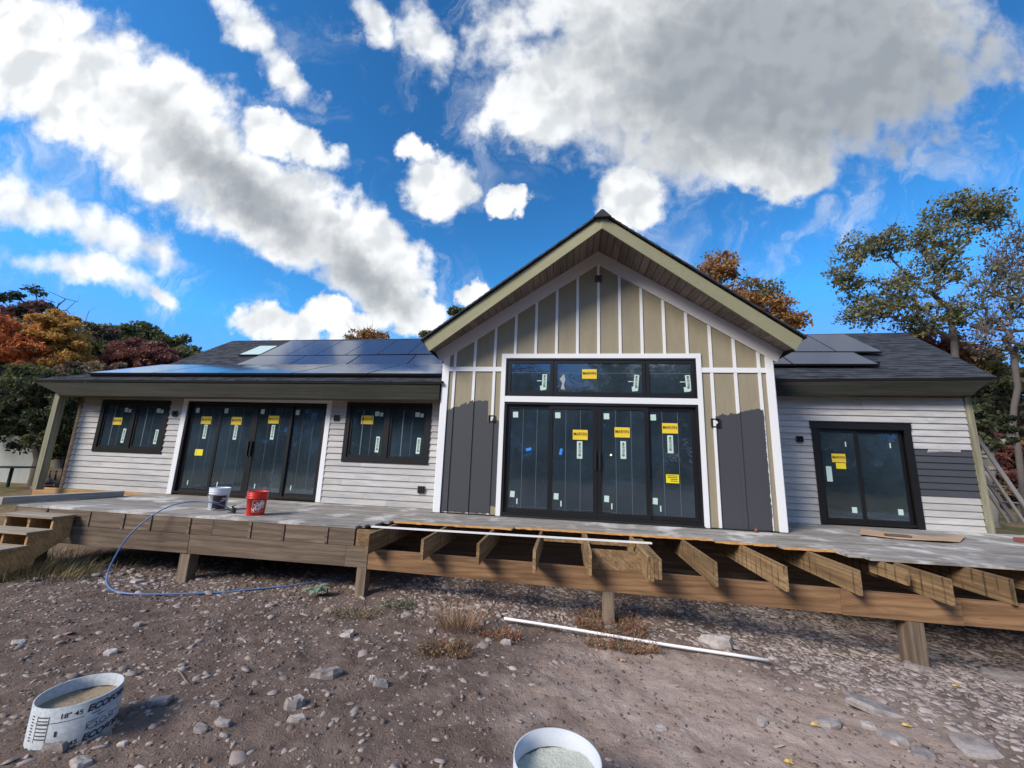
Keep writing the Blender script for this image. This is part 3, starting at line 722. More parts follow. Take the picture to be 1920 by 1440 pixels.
sticker(ld, -8.84, YL+.045, .93, .20, .14, m_yel2)
for x in (lc[2]-.045, lc[2]+.028): box('handle', m_blackm, ld, x, x+.018, YL-.04, YL+.004, .90, 1.22)
# left windows
def window(x0, x1, z0, z1, y, n=2):
    wn_ = frame_mb(x0, x1, z0, z1, .10, y-.036, y+.08).build('window', m_black, house)
    c = (x0+x1)/2
    box('mullion', m_black, wn_, c-.045, c+.045, y-.030, y+.07, z0+.101, z1-.101)
    for a, b in ((x0+.101, c-.046), (c+.046, x1-.101)):
        sash(wn_, a, b, z0+.101, z1-.101, .045, y-.012, y+.03); pane(wn_, a+.04, b-.04, z0+.141, z1-.141, y+.004)
        sticker(wn_, b-.22, y+.002, z1-.235, .10, .10, m_mint, .02); sticker(wn_, b-.12, y+.0022, z1-.25, .07, .08, m_mint, .05)
        mint(wn_, b-.15, y+.003, z0+.38, .08, .33, -.03); film(wn_, a+(b-a)*.35, z0+.15, z1-.15, y+.003, .02); film(wn_, a+(b-a)*.6, z0+.15, z1-.15, y+.003, .006)
    return wn_
w1 = window(-11.62, -9.74, .865, 2.085, YL); yellow(w1, -11.13, YL+.003, 1.58, .92)
w2 = window(-5.32, -3.40, .86, 2.125, YL); yellow(w2, -4.84, YL+.003, 1.755)
# right sliding door with its wide black casing
rx0, rx1, rz0, rz1 = 4.375, 6.145, .03, 1.925
mb = frame_mb(rx0, rx1, rz0, rz1, .045, YR-.022, YR+.10)
rd = mb.build('patio_door', m_black, house)
mb = MB(); mb.box(rx0-.03, rx1+.03, YR-.05, YR-.023, rz1-.04, rz1+.10); mb.box(rx0-.01, rx0+.10, YR-.045, YR-.023, rz0-.02, rz1-.041); mb.box(rx1-.10, rx1+.02, YR-.045, YR-.023, rz0-.02, rz1-.041); mb.box(rx0-.04, rx1+.04, YR-.058, YR-.0505, rz1+.085, rz1+.105)
mb.build('door_casing', m_black, rd)
rc = [rx0+.10, 5.19, rx1-.10]
for i in range(2):
    a, b = (rc[0], rc[1]+.03) if i == 0 else (rc[1]-.03, rc[2]); yy = YR+(.005 if i == 0 else .035)
    sash(rd, a, b, rz0+.046, rz1-.046, .06, yy, yy+.028); pane(rd, a+.055, b-.055, rz0+.10, rz1-.10, yy+.012)
    sticker(rd, b-.20, yy+.010, .30, .09, .11, m_mint); sticker(rd, b-.22, yy+.010, 1.58, .022, .10, m_mint)
yellow(rd, 4.845, YR+.017, 1.30, .92); sticker(rd, 4.87, YR+.0155, 1.145, .18, .115, m_yel2); sticker(rd, 4.64, YR+.015, .98, .10, .30, m_mint)

# small wall fittings ---------------------------------------------------
m_wire = mat('bare_cable', (.75, .72, .66), .5)
def wallbox(x, y, z, s=.055, wires=False, d=.03):
    o = frame_mb(x-s, x+s, z-s, z+s, .012, y-d, y-.001).build('light_box', m_blackm, house)
    box('box_plate', m_black, o, x-s+.013, x+s-.013, y-.012, y-.001, z-s+.013, z+s-.013)
    if wires:
        mb = MB()
        for k in range(4):
            rr = random.Random(k); mb.tube(spline([(x+rr.uniform(-.02, .02), y-.012, z+.03), (x+rr.uniform(-.03, .03), y-.04, z-.0), (x+rr.uniform(-.02, .03), y-.035, z-.04*rr.uniform(.3, 1.6))], 5), .0035, 6)
        mb.build('cable', m_wire, o)
    else: MB().tube([(x, y-.013, z+.015), (x+.01, y-.04, z), (x, y-.045, z-.02)], .012, 8).build('bracket', m_blackm, o)
wallbox(-2.04, -.004, 1.80, .062, True); wallbox(2.045, -.004, 1.815, .075, True); wallbox(.003, -.020, 4.64, .065)
wallbox(-9.565, YL-.018, 1.785, .062); wallbox(-5.53, YL-.018, 1.775, .062); wallbox(4.126, YR-.018, 1.655, .06, False, .045)
o = box('outlet', m_blackm, house, -3.57, -3.43, YL-.06, YL-.02, .30, .435); box('outlet_cover', m_black, o, -3.56, -3.44, YL-.066, YL-.061, .31, .425)

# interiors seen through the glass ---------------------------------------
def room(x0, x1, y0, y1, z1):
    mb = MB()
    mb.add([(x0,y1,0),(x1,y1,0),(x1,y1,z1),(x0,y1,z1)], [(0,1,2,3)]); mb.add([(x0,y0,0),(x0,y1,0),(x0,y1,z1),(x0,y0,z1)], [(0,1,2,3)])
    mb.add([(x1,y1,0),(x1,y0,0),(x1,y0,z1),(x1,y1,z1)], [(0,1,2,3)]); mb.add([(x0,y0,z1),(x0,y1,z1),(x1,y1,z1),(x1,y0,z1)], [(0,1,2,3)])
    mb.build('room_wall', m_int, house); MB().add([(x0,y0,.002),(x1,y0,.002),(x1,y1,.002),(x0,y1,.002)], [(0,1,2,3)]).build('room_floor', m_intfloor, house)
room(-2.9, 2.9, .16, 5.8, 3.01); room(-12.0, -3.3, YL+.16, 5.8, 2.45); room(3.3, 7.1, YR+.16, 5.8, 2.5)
box('room_panel', m_drywall, house, -1.15, -.25, 2.0, 2.05, .01, 1.05)
for x in (3.6, 4.3, 5.0, 5.9, 6.6): box('stud', m_drywall, house, x, x+.5 if x > 5.5 else x+.04, 3.6, 3.65, .9 if x > 5.5 else .01, 2.2)
# stepladder inside the left room, just behind the glass
st = empty('stepladder', (-6.1, 1.2, 0), 'orange stepladder standing indoors behind the right pane of the left patio door', 'ladder')
m_or = mat('orange_rail', (.45, .14, .06), .5); m_al = plain('aluminium', (.52, .52, .53), .15, 9, .4, metal=.6)
for s in (0, 1):
    MB().tube([(-6.55+.05*s, 1.05+.0*s, 0.01), (-6.0-.05*s, 1.35, 1.85)], .022, 6).build('rail', m_or, st) if s == 0 else MB().tube([(-5.95, 1.0, .01), (-5.72, 1.3, 1.85)], .022, 6).build('rail', m_or, st)
for k in range(6):
    t = (k+.7)/6.4; a = Vector((-6.55, 1.05, .01)).lerp(Vector((-6.0, 1.35, 1.85)), t); b = Vector((-5.95, 1.0, .01)).lerp(Vector((-5.72, 1.3, 1.85)), t)
    MB().hexa([a+Vector((0,-.04,-.01)), b+Vector((0,-.04,-.01)), b+Vector((0,.04,-.01)), a+Vector((0,.04,-.01)), a+Vector((0,-.04,.012)), b+Vector((0,-.04,.012)), b+Vector((0,.04,.012)), a+Vector((0,.04,.012))]).build('step', m_drywall, st)
MB().tube([(-6.15, 1.7, .01), (-6.0, 1.4, 1.83)], .018, 6).build('rear_leg', m_or, st); MB().tube([(-5.75, 1.7, .01), (-5.72, 1.35, 1.83)], .018, 6).build('rear_leg', m_or, st)
# bags inside the right door
m_bag = plain('paper_bag', (.33, .16, .11), .4, 6, .8); m_bag2 = plain('pale_bag', (.42, .36, .29), .3, 6, .8)
def bag(x, y, z, lx, ly, h, m_, label, sd):
    rr = random.Random(sd); mb = MB(); n, k = 14, 6; vs = []
    for i in range(k+1):
        v_ = i/k; ph = math.pi*v_
        for j in range(n):
            th = 2*math.pi*j/n; c, s_ = math.cos(th), math.sin(th); e = .5
            r_ = math.sin(ph)**.45 if 0 < v_ < 1 else 0.02
            vs.append((x+lx*r_*math.copysign(abs(c)**e, c)*(1+.05*rr.uniform(-1, 1)), y+ly*r_*math.copysign(abs(s_)**e, s_), z+h/2*(1-math.cos(ph))+.012*rr.uniform(-1, 1)*r_))
    mb.add(vs, [(i*n+j, i*n+(j+1) % n, (i+1)*n+(j+1) % n, (i+1)*n+j) for i in range(k) for j in range(n)])
    return tag(mb.build('sack', m_, None, True), label, 'sack', 'sacks inside the right door')
bag(5.62, 2.0, .012, .42, .25, .16, m_bag2, 'pale sack at the bottom of the pile inside the right patio door', 1)
bag(5.56, 2.0, .17, .36, .22, .15, m_bag, 'reddish brown sack lying on top of the pile inside the right patio door', 2)
# diagonal timber leaning inside right door
tag(MB().prism([(4.62, 2.4, .01), (4.72, 2.4, .01), (5.1, 3.3, 1.75), (5.0, 3.3, 1.75)], (0, .04, 0)).build('leaning_board', m_drywall), 'plain board leaning diagonally indoors behind the left pane of the right patio door', 'board')
# lit ceiling lamp seen through the centre door
lm = bpy.data.materials.new('lit_bulb'); lm.use_nodes = True; e = lm.node_tree.nodes['Principled BSDF']; e.inputs['Emission Color'].default_value = (1, .62, .25, 1); e.inputs['Emission Strength'].default_value = 5
lp = onY(1145.5, 853, 3.2)
lampo = empty('hanging_lamp', (lp.x, lp.y, 3.0), 'small lit bulb hanging indoors behind the third pane of the centre patio door', 'lamp')
mb = MB().lathe([(.001, -.025), (.018, -.018), (.026, 0), (.018, .018), (.001, .025)], lp, 14); mb.build('bulb', lm, lampo, True)
MB().tube([(lp.x, lp.y, lp.z+.03), (lp.x, lp.y, 3.0)], .006, 6).build('cord', m_blackm, lampo)

# ------------------------------------------------------------------ deck
deck = empty('deck', (-1, -.8, 0), 'weathered grey timber deck along the house front, its outer boards torn off to bare joists', 'deck')
BWD = .138; GAP = .009
rs = random.Random(5)
def front_y(x):                                              # where the boards now end
    return None
rows = []
y = -1.86; k = 0
while y < YR-.02:
    y1 = y+BWD
    ext_ = []                                                # spans of x covered by this row
    if y < -1.75: ext_ = [(-9.7, -3.62)]
    elif y < -1.60: ext_ = [(-9.7, -3.55), (3.16, 10.6)]
    elif y < -1.44: ext_ = [(-9.7, -3.46), (3.0, 10.6)]
    elif y < -1.30: ext_ = [(-9.7, -3.36), (2.35, 10.6)]
    elif y < -1.16: ext_ = [(-9.7, 10.6)] if False else [(-9.7, -1.4), (1.55, 10.6)]
    elif y < -1.0: ext_ = [(-9.7, 10.6)]
    else: ext_ = [(-9.7, 10.6)]
    for a, b in ext_:
        cutb = [a, b]
        for c in (-6.6+((k*1.7) % 2.2), -.0+(.0 if k % 1 == 0 else 0), 3.4+((k*1.3) % 1.9), 7.3):
            if a+.5 < c < b-.5: cutb.append(c)
        cutb = sorted(cutb)
        for p, q in zip(cutb, cutb[1:]):
            segs = [(p, q)]
            if y1 > YL-.05: segs = [(max(p, W+.03), q)] if q > W+.1 else []
            if y1 > .0 and y1 <= YL-.05+.001: segs = [(p, min(q, -W-.03))] if q <= -.0 and p < -W else ([(max(p, W+.03), q)] if q > W+.1 else [])
            for s0, s1 in segs:
                if s1-s0 < .05: continue
                j = rs.uniform(-.003, .003)
                mb = MB(); e0, e1 = s0+.0015, s1-.0015
                mb.hexa([(e0, y+GAP, -.032+j), (e1, y+GAP+rs.uniform(-.002, .002), -.032+j), (e1, y1, -.032+j), (e0, y1, -.032+j), (e0, y+GAP+.002, j-.001), (e1, y+GAP+.002, j), (e1, y1-.002, j), (e0, y1-.002, j-.001)])
                mb.build('deck_board', m_deck, deck)
    y = y1; k += 1
# torn raw edges along the cut
def torn(x0, x1, ya, yb, z=-.016):
    rr = random.Random(int(x0*10)+99); mb = MB(); n = int((x1-x0)/.09); xs = [x0+(x1-x0)*i/n for i in range(n+1)]
    ys = [ya+(yb-ya)*i/n-.012-rr.random()*.028 for i in range(n+1)]
    for i in range(n):
        yb0, yb1 = ya+(yb-ya)*i/n+.01, ya+(yb-ya)*(i+1)/n+.01; h = rr.uniform(.010, .017)
        mb.hexa([(xs[i], ys[i], z-h), (xs[i+1], ys[i+1], z-h), (xs[i+1], yb1, z-h), (xs[i], yb0, z-h), (xs[i], ys[i]+.006, z+h*.8), (xs[i+1], ys[i+1]+.006, z+h*.8), (xs[i+1], yb1, z+h*.8), (xs[i], yb0, z+h*.8)])
    mb.build('torn_edge', m_raw, deck)
torn(-3.34, -1.42, -1.168, -1.168); torn(-1.4, 1.55, -1.03, -1.03); torn(1.55, 2.34, -1.168, -1.168); torn(2.36, 2.99, -1.306, -1.306); torn(3.0, 3.16, -1.44, -1.44)
# old section: rim boards over the beam
xs = [-9.7]+[-9.05, -8.2, -7.55, -7.05, -6.35, -5.95, -5.3, -4.75, -4.05, -3.62]
for a, b in zip(xs, xs[1:]):
    wd = rs.uniform(.0, .006); box('rim_board', m_oldwood, deck, a+.004, b-.004, -1.85-wd, -1.815, -.262, -.036)
for x in xs[1:-1]: box('joist_end', m_oldwood, deck, x-.028, x+.012, -1.866, -1.851, -.262, -.036) if rs.random() < .8 else None
for a, b in ((-9.68, -6.3), (-6.29, -3.72), (-3.715, -3.38)):
    box('beam', m_oldwood, deck, a, b, -1.875-(.004 if a > -4 else 0), -1.79, -.54, -.268)
box('rim_board', m_oldwood, deck, -9.7, -9.66, -1.80, .3, -.262, -.036)
x = -9.3
while x < -3.5:
    box('joist', m_oldwood, deck, x, x+.038, -1.81, .38, -.262, -.037); x += .6
# newer section: slightly skewed beam carrying overhanging joists
def bY(x): return -1.87-(x+3.4)*.038
def beam(a, b, m_, z0=-.555, z1=-.300, d=0):
    MB().hexa([(a, bY(a)-d, z0), (b, bY(b)-d, z0), (b, bY(b)+.09, z0), (a, bY(a)+.09, z0), (a, bY(a)-d, z1), (b, bY(b)-d, z1), (b, bY(b)+.09, z1), (a, bY(a)+.09, z1)]).build('beam', m_, deck)
beam(-3.375, 2.55, m_beam); beam(2.553, 3.72, m_beam, -.560, -.302, .006); beam(3.723, 10.5, m_beam)
JY = [(-3.298,-2.12),(-2.479,-2.22),(-1.723,-2.25),(-.987,-2.41),(-.35,-2.30),(.361,-2.33),(1.102,-2.37),(1.858,-2.34),(2.645,-2.27),(3.43,-2.40),(4.177,-2.20),(4.95,-2.45),(5.7,-2.5),(6.45,-2.4),(7.2,-2.5),(7.95,-2.5),(8.7,-2.5)]
for x, y_ in JY:
    z = rs.uniform(-.003, .003)
    box('joist', m_joist, deck, x, x+.038, y_, -.02 if x < W else YR-.05, -.299+z, -.034+z*.3)
box('joist', m_joist, deck, -.311, -.275, -2.30, -.9, -.299, -.036)
for i, (y_, zb) in enumerate(((-2.36, -.299), (-2.40, -.21), (-2.40, -.21))): box('joist', m_joist, deck, .402+.04*i, .438+.04*i, y_, -1.2, -.299 if i == 0 else -.26, -.036)
box('blocking', m_joist, deck, -.27, .36, -1.99, -1.95, -.299, -.06)
box('joist', m_joist, deck, 3.27, 3.308, -2.07, -1.5, -.205, -.036)
box('blocking', m_joist, deck, -.9, .35, -1.60, -1.56, -.075, -.036)
box('blocking', m_joist, deck, -3.6, -3.30, -1.84, -1.80, -.262, -.036)
for x, y_, w_, m_ in ((-6.42, -1.86, .17, m_oldpost), (-3.52, -1.88, .14, m_oldpost), (-.12, -2.0, .14, m_oldpost), (3.18, -2.12, .17, m_oldpost), (6.6, -2.2, .15, m_oldpost), (-9.2, -1.86, .15, m_oldpost)):
    z = float(gz(x, y_)); box('post', m_, deck, x, x+w_, y_, y_+w_*.95, z-.1, -.541 if x < -3.3 else -.556)
for x in (-8, -5, -2, 1, 4): z = -1.1; box('post', m_oldpost, deck, x, x+.14, .1, .24, z, -.3)
MB().box(-9.6, 7, .0, .04, -1.1, -.04).build('skirt', m_oldwood, deck)
MB().box(-9.6, 7, .25, .30, -1.3, -.34).build('foundation', plain('foundation_concrete', (.14, .135, .13), .3, 3, .9), deck)

# ------------------------------------------------------------------ steps, lumber, trims, buckets, hose
m_tread = wood('pale_tread', (.27, .22, .17), (.42, .36, .29), 'x', 14, .8, .15)
stp_ = empty('wooden_steps', (-8.9, -2.3, -.9), 'short flight of new timber steps against the left end of the deck', 'steps')
for k in range(4):
    z = -.088-.185*k; y0 = -1.88-.26*k
    MB().box(-9.45, -8.42, y0-.31, y0, z-.032, z).build('tread', m_tread, stp_)
for x in (-9.38, -8.93, -8.49):
    pts = [(x, -1.89, -.122), (x, -1.89, -.40)]
    for k in range(3, -1, -1): pass
    low = [(x, -2.62, -.95), (x, -2.90, -.95)]
    saw = []
    for k in range(3, -1, -1): saw += [(x, -1.88-.26*k-.26, -.121-.185*k), (x, -1.88-.26*k, -.121-.185*k)] if False else [(x, -2.14-.26*k, -.121-.185*(k+.0)), (x, -1.88-.26*k-.005, -.121-.185*k)]
    poly = [(x, -1.89, -.122), (x, -1.89, -.42), (x, -2.64, -.93), (x, -2.92, -.93)]+saw
    # de-duplicate the last point, already the first
    MB().prism(poly[:-1], (.038, 0, 0)).build('stringer', m_fresh, stp_)
lum = MB().hexa([(-9.93,-1.98,.004),(-9.80,-1.98,.004),(-9.56,-.34,.004),(-9.69,-.34,.004),(-9.93,-1.98,.12),(-9.80,-1.98,.12),(-9.56,-.34,.11),(-9.69,-.34,.11)]).build('lumber', m_lumber)
tag(lum, 'thick grey squared timber lying across the left end of the deck', 'timber')
m_pvc = plain('white_plastic', (.80, .80, .80), .06, 8, .45)
a = onZ(697, 986, .0); b = onZ(1222, 1016, .0)
a = Vector((a.x, -1.72, -.02)); 
A_ = onZ(697, 986, -.012); B_ = onZ(1222, 1017, -.012)
d_ = (B_-A_); nrm = Vector((-d_.y, d_.x, 0)).normalized()*.045
tag(MB().hexa([A_-nrm*.5+Vector((0,0,-.02)), B_-nrm*.5+Vector((0,0,-.02)), B_+nrm*.5+Vector((0,0,-.02)), A_+nrm*.5+Vector((0,0,-.02)), A_-nrm*.5, B_-nrm*.5, B_+nrm*.5, A_+nrm*.5]).build('trim_strip', m_pvc), 'long white trim strip resting on the bare joists below the centre door', 'trim')
A_ = onG(945, 1168)+Vector((0, 0, .05)); B_ = onG(1442, 1249)+Vector((0, 0, .05))
tag(MB().tube([A_.lerp(B_, t/8)+Vector((0, 0, .004*math.sin(t))) for t in range(9)], .016, 10).build('pipe', m_pvc, None, True), 'thin white plastic pipe lying on the stony ground in front of the deck', 'pipe')

def wrap_text(mb, s, size, R0, R1, H, cx, cy, cz, ang, zc, rot=0, off=.0015, wfit=None, bold=.015, skew=0):
    v, f = text_data(s, 1., bold, 4); ca, sa = math.cos(rot), math.sin(rot); w_ = max(a[0] for a in v)-min(a[0] for a in v); sx = wfit/w_ if wfit else size
    out = []
    for a in v:
        X = a[0]*sx+a[1]*size*skew; Y_ = a[1]*size; x = X*ca-Y_*sa; z = zc+X*sa+Y_*ca
        r_ = R0+(R1-R0)*z/H+off; th = ang+x/r_; out.append((cx+r_*math.sin(th), cy-r_*math.cos(th), cz+z))
    mb.add(out, f)
def wrap_quad(mb, u0, u1, z0, z1, R0, R1, H, cx, cy, cz, ang, off=.001, n=10):
    vs = []
    for i in range(n+1):
        u = u0+(u1-u0)*i/n
        for z in (z0, z1): r_ = R0+(R1-R0)*z/H+off; th = ang+u/r_; vs.append((cx+r_*math.sin(th), cy-r_*math.cos(th), cz+z))
    mb.add(vs, [(2*i, 2*i+2, 2*i+3, 2*i+1) for i in range(n)])
def bucket(name, x, y, m_, label, hh=.37):
    R0, R1 = .128, .150
    b_ = empty(name, (x, y, .002), label, 'bucket', 'five gallon buckets on the deck')
    mb = MB().lathe([(.0, 0), (R0-.004, 0), (R0, .004), (R0+(R1-R0)*.72, hh*.72), (R1+.004, hh*.722), (R1+.004, hh*.735), (R1-.003, hh*.74), (R1-.001, hh*.80), (R1+.005, hh*.803), (R1+.005, hh*.83), (R1, hh*.835), (R1, hh*.885), (R1+.006, hh*.888), (R1+.006, hh*.91), (R1+.001, hh*.915), (R1+.002, hh*.965), (R1+.007, hh*.97), (R1+.007, hh), (R1-.004, hh), (R1-.006, hh*.95), (R0-.004, .01), (0, .01)], (x, y, .002), 48)
    mb.build('body', m_, b_, True)
    return b_, R0, R1, hh
m_bw = plain('white_bucket', (.70, .74, .80), .06, 9, .4); m_br = plain('red_bucket', (.72, .035, .022), .1, 9, .35)
pw = onZ(395, 957, 0); pr = onZ(465, 967, 0)
bwh, R0, R1, hh = bucket('bucket', pw.x+.02, pw.y+.10, m_bw, 'white plastic bucket with a dark brown label standing on the deck')
cx, cy = pw.x+.02, pw.y+.10; face = math.atan2(CAM.x-cx, cy-CAM.y)
mb = MB(); wrap_quad(mb, -.085, .12, .02, .245, R0, R1, hh, cx, cy, .002, face, .0012, 16); mb.build('label_print', mat('brown_label', (.03, .016, .018), .5), bwh)
mb = MB(); wrap_quad(mb, .055, .105, .19, .205, R0, R1, hh, cx, cy, .002, face, .002, 4); wrap_quad(mb, .03, .11, .165, .172, R0, R1, hh, cx, cy, .002, face, .002, 4); wrap_quad(mb, -.07, -.02, .03, .036, R0, R1, hh, cx, cy, .002, face, .002, 4); mb.build('print_line', m_pvc, bwh)
pts = [(cx+(R1+.012)*math.sin(face+t), cy-(R1+.012)*math.cos(face+t), .255-.115*math.cos(t)**2) for t in np.linspace(-1.5, 1.5, 22)]
MB().tube(pts, .0028, 6).build('bail_handle', m_al, bwh)
brd, R0, R1, hh = bucket('bucket', pr.x+.02, pr.y+.12, m_br, 'bright red bucket with a white stencil square standing near the deck edge')
cx, cy = pr.x+.02, pr.y+.12; face = math.atan2(CAM.x-cx, cy-CAM.y)+.22
mb = MB(); q_ = .088
for u0, u1, z0, z1 in ((-q_, q_, .055, .0585), (-q_, q_, .2315, .235), (-q_, -q_+.0035, .0586, .2314), (q_-.0035, q_, .0586, .2314)): wrap_quad(mb, u0, u1, z0, z1, R0, R1, hh, cx, cy, .002, face, .0015)
mb.build('emblem_border', m_pvc, brd)
mb = MB()
a45 = R(42)
def row(s, size, along, across, wf, bold):
    u = along*math.cos(a45)-across*math.sin(a45); z = .145+along*math.sin(a45)+across*math.cos(a45)
    # place by shifting the wrap centre
    wrap_text(mb, s, size, R0, R1, hh, cx, cy, .002, face+u/(R0+.01), z, a45, .0018, wf, bold)
row('THE', .045, -.002, .048, .075, .02); row('HOME', .085, .0, .0, .20, .05); row('DEPOT', .045, .008, -.048, .12, .03)
mb.build('lettering', m_pvc, brd)
pts = [(cx+(R1+.012)*math.sin(face+t), cy-(R1+.012)*math.cos(face+t), .262-.05*math.cos(t)) for t in np.linspace(1.35, 4.6, 24)]
MB().tube(pts, .0028, 6).build('bail_handle', m_al, brd)

# hose with its valve
m_hose = plain('blue_hose', (.10, .20, .42), .15, 12, .4)
hp = [onZ(440, 955, .06), onZ(425, 950, .09)]
def hY(x, y, Y): return onY(x, y, Y)
hp = [Vector(onZ(428, 952, .05)), hY(405, 944, -1.55), hY(375, 940, -1.65), hY(340, 943, -1.8), hY(305, 955, -1.95), hY(270, 978, -2.05), hY(240, 1007, -2.15), hY(215, 1045, -2.2), hY(201, 1078, -2.25)]
gp = [onG(x, y)+Vector((0, 0, .02)) for x, y in ((200,1098), (212,1110), (240,1116), (290,1117), (350,1116), (420,1113), (480,1107), (540,1101), (600,1092), (650,1084))]
hose = empty('hose', tuple(gp[3]), 'thin blue hose looping from the deck down over the edge to the ground', 'hose')
MB().tube(spline(hp+gp, 8), .0105, 8).build('hose_tube', m_hose, hose, True)
c = Vector(onZ(436, 957, .045)); mb = MB(); mb.tube([c+Vector((-.09, .0, .02)), c+Vector((.02, 0, 0))], .022, 10); mb.tube([c+Vector((.0, 0, -.03)), c+Vector((.0, 0, .06))], .016, 8); mb.tube([c+Vector((.04, -.02, -.03)), c+Vector((.05, -.02, .045))], .03, 10); mb.tube([c+Vector((-.03, 0, .06)), c+Vector((.05, 0, .085))], .007, 6); mb.tube([c+Vector((-.07, 0, -.035)), c+Vector((-.01, 0, -.035))], .012, 8)
mb.build('valve', m_blackm, hose)
# cardboard and loose pieces on the right of the deck
m_card = plain('cardboard', (.42, .28, .17), .12, 5, .85)
cb = [onZ(x, y, .012) for x, y in ((1614,993), (1612,1004), (1690,1011), (1770,1017), (1800,1017), (1810,1008), (1740,1007), (1668,1002))]
tag(MB().prism([(p.x, p.y, .012+.02*(i % 2)) for i, p in enumerate(cb)], (0, 0, .004)).build('cardboard', m_card), 'torn sheet of brown cardboard lying on the deck in front of the right door', 'cardboard')
c = onZ(1681, 1006, .03); tag(MB().hexa([(c.x-.17, c.y-.05, .036), (c.x+.17, c.y-.08, .036), (c.x+.19, c.y+.05, .036), (c.x-.12, c.y+.09, .036), (c.x-.17, c.y-.05, .06), (c.x+.17, c.y-.08, .06), (c.x+.19, c.y+.05, .06), (c.x-.12, c.y+.09, .06)]).build('board_offcut', m_oldwood), 'short grey board offcut lying on the cardboard', 'offcut')
c = onZ(1418, 998, 0.0); tag(MB().lathe([(.0, .07), (.012, .068), (.016, .045), (.024, .04), (.026, .0), (0, 0)], (c.x, c.y, .002), 12).build('nozzle_cap', mat('dull_red_cap', (.20, .05, .035), .6), None, True), 'tiny dull red cap standing on the deck at the gable corner', 'cap')
c = onZ(1919, 1013, .04); tag(MB().box(c.x-.05, c.x+.2, c.y, c.y+.1, .002, .07).build('brick', mat('red_brick', (.22, .07, .05), .9)), 'red brick lying on the deck at the right edge', 'brick')

# concrete form tubes ---------------------------------------------------
def form_tube(name, x, y, zr, r_, h, fill, label, mt, mfill, tilt=(0, 0)):
    t = empty(name, (x, y, zr-h), label, 'form tube'); n = 64
    mb = MB().lathe([(r_, 0), (r_*1.0, h), (r_-.008, h), (r_-.008, h-fill)], (x, y, zr-h), n); mb.build('shell', mt, t, True)
    # uneven fill
    rr = random.Random(4); vs = [(x, y, zr-fill+.004)]; fs = []
    for k, q in enumerate((.25, .5, .75, 1.0)):
        for j in range(40):
            th = 2*math.pi*j/40; vs.append((x+(r_-.007)*q*math.cos(th), y+(r_-.007)*q*math.sin(th), zr-fill+.005*rr.uniform(-1, 1)+.008*math.sin(th*2)))
    fs += [(0, 1+j, 1+(j+1) % 40) for j in range(40)]
    for k in range(3): fs += [(1+k*40+j, 1+(k+1)*40+j, 1+(k+1)*40+(j+1) % 40, 1+k*40+(j+1) % 40) for j in range(40)]
    MB().add(vs, fs).build('fill', mfill, t, True)
    t.rotation_euler = (tilt[0], tilt[1], 0)
    return t
def f_tube(g):
    p = pos(g); s = g.new('ShaderNodeSeparateXYZ'); g.put(s.inputs[0], p)
    n = g.noise(p, 9, 5, .65); n2 = g.noise(p, 45, 4, .6)
    c = g.mix(g.ss(n2, .3, .7), (.33, .36, .39), (.45, .48, .51))
    dirt = g.ss(g.m('SUBTRACT', g.m('ADD', s.outputs[2], g.m('MULTIPLY', n, .34)), g.m('MULTIPLY', g.m('ADD', s.outputs[0], 3.72), .35)), -.84, -.48)
    return g.mix(dirt, (.27, .22, .17), c)
m_tube = mat('printed_card_tube', f_tube, .7); m_mud = plain('muddy_concrete', (.26, .20, .13), .5, 9, .6, .5, .02)
m_gravc = plain('pale_concrete_fill', (.42, .44, .38), .4, 14, .9, .2, .02)
TX, TYY, TZ, TR = -3.72, -4.98, -.53, .205
t1 = form_tube('form_tube', TX, TYY, TZ, TR, .50, .075, 'white cardboard concrete form tube printed with black lettering, at the lower left', m_tube, m_mud)
face = math.atan2(CAM.x-TX, TYY-CAM.y)
def tt(mb, s, size, u, z, wf, bold=.02, skew=0): wrap_text(mb, s, size, TR, TR, 1, TX, TYY, TZ-.5, face+u/TR, z, 0, .0012, wf, bold, skew)
mb = MB()
for zz, kk in ((.455, 1), (.295, 1)):
    tt(mb, 'ECOFORM', .050, .17, zz, .24, .05, .2); tt(mb, '18" 45', .036, -.02, zz-.004, .095, .03)
    wrap_quad(mb, -.20, .04, zz-.035, zz-.032, TR, TR, 1, TX, TYY, TZ-.5, face, .001)
tt(mb, '1', .04, -.075, .36, .012)
for zb in (.33, .16):
    for i in range(7): wrap_quad(mb, -.185, -.125, zb+.12-i*.019, zb+.126-i*.019, TR, TR, 1, TX, TYY, TZ-.5, face, .001)
    wrap_quad(mb, -.19, -.187, zb-.01, zb+.13, TR, TR, 1, TX, TYY, TZ-.5, face, .001); wrap_quad(mb, -.122, -.119, zb-.01, zb+.13, TR, TR, 1, TX, TYY, TZ-.5, face, .001)
    for i in range(9): wrap_quad(mb, -.235, -.215, zb+.12-i*.016, zb+.127-i*.016, TR, TR, 1, TX, TYY, TZ-.5, face, .001)
mb.build('lettering', mat('print_ink', (.05, .05, .06), .7), t1)
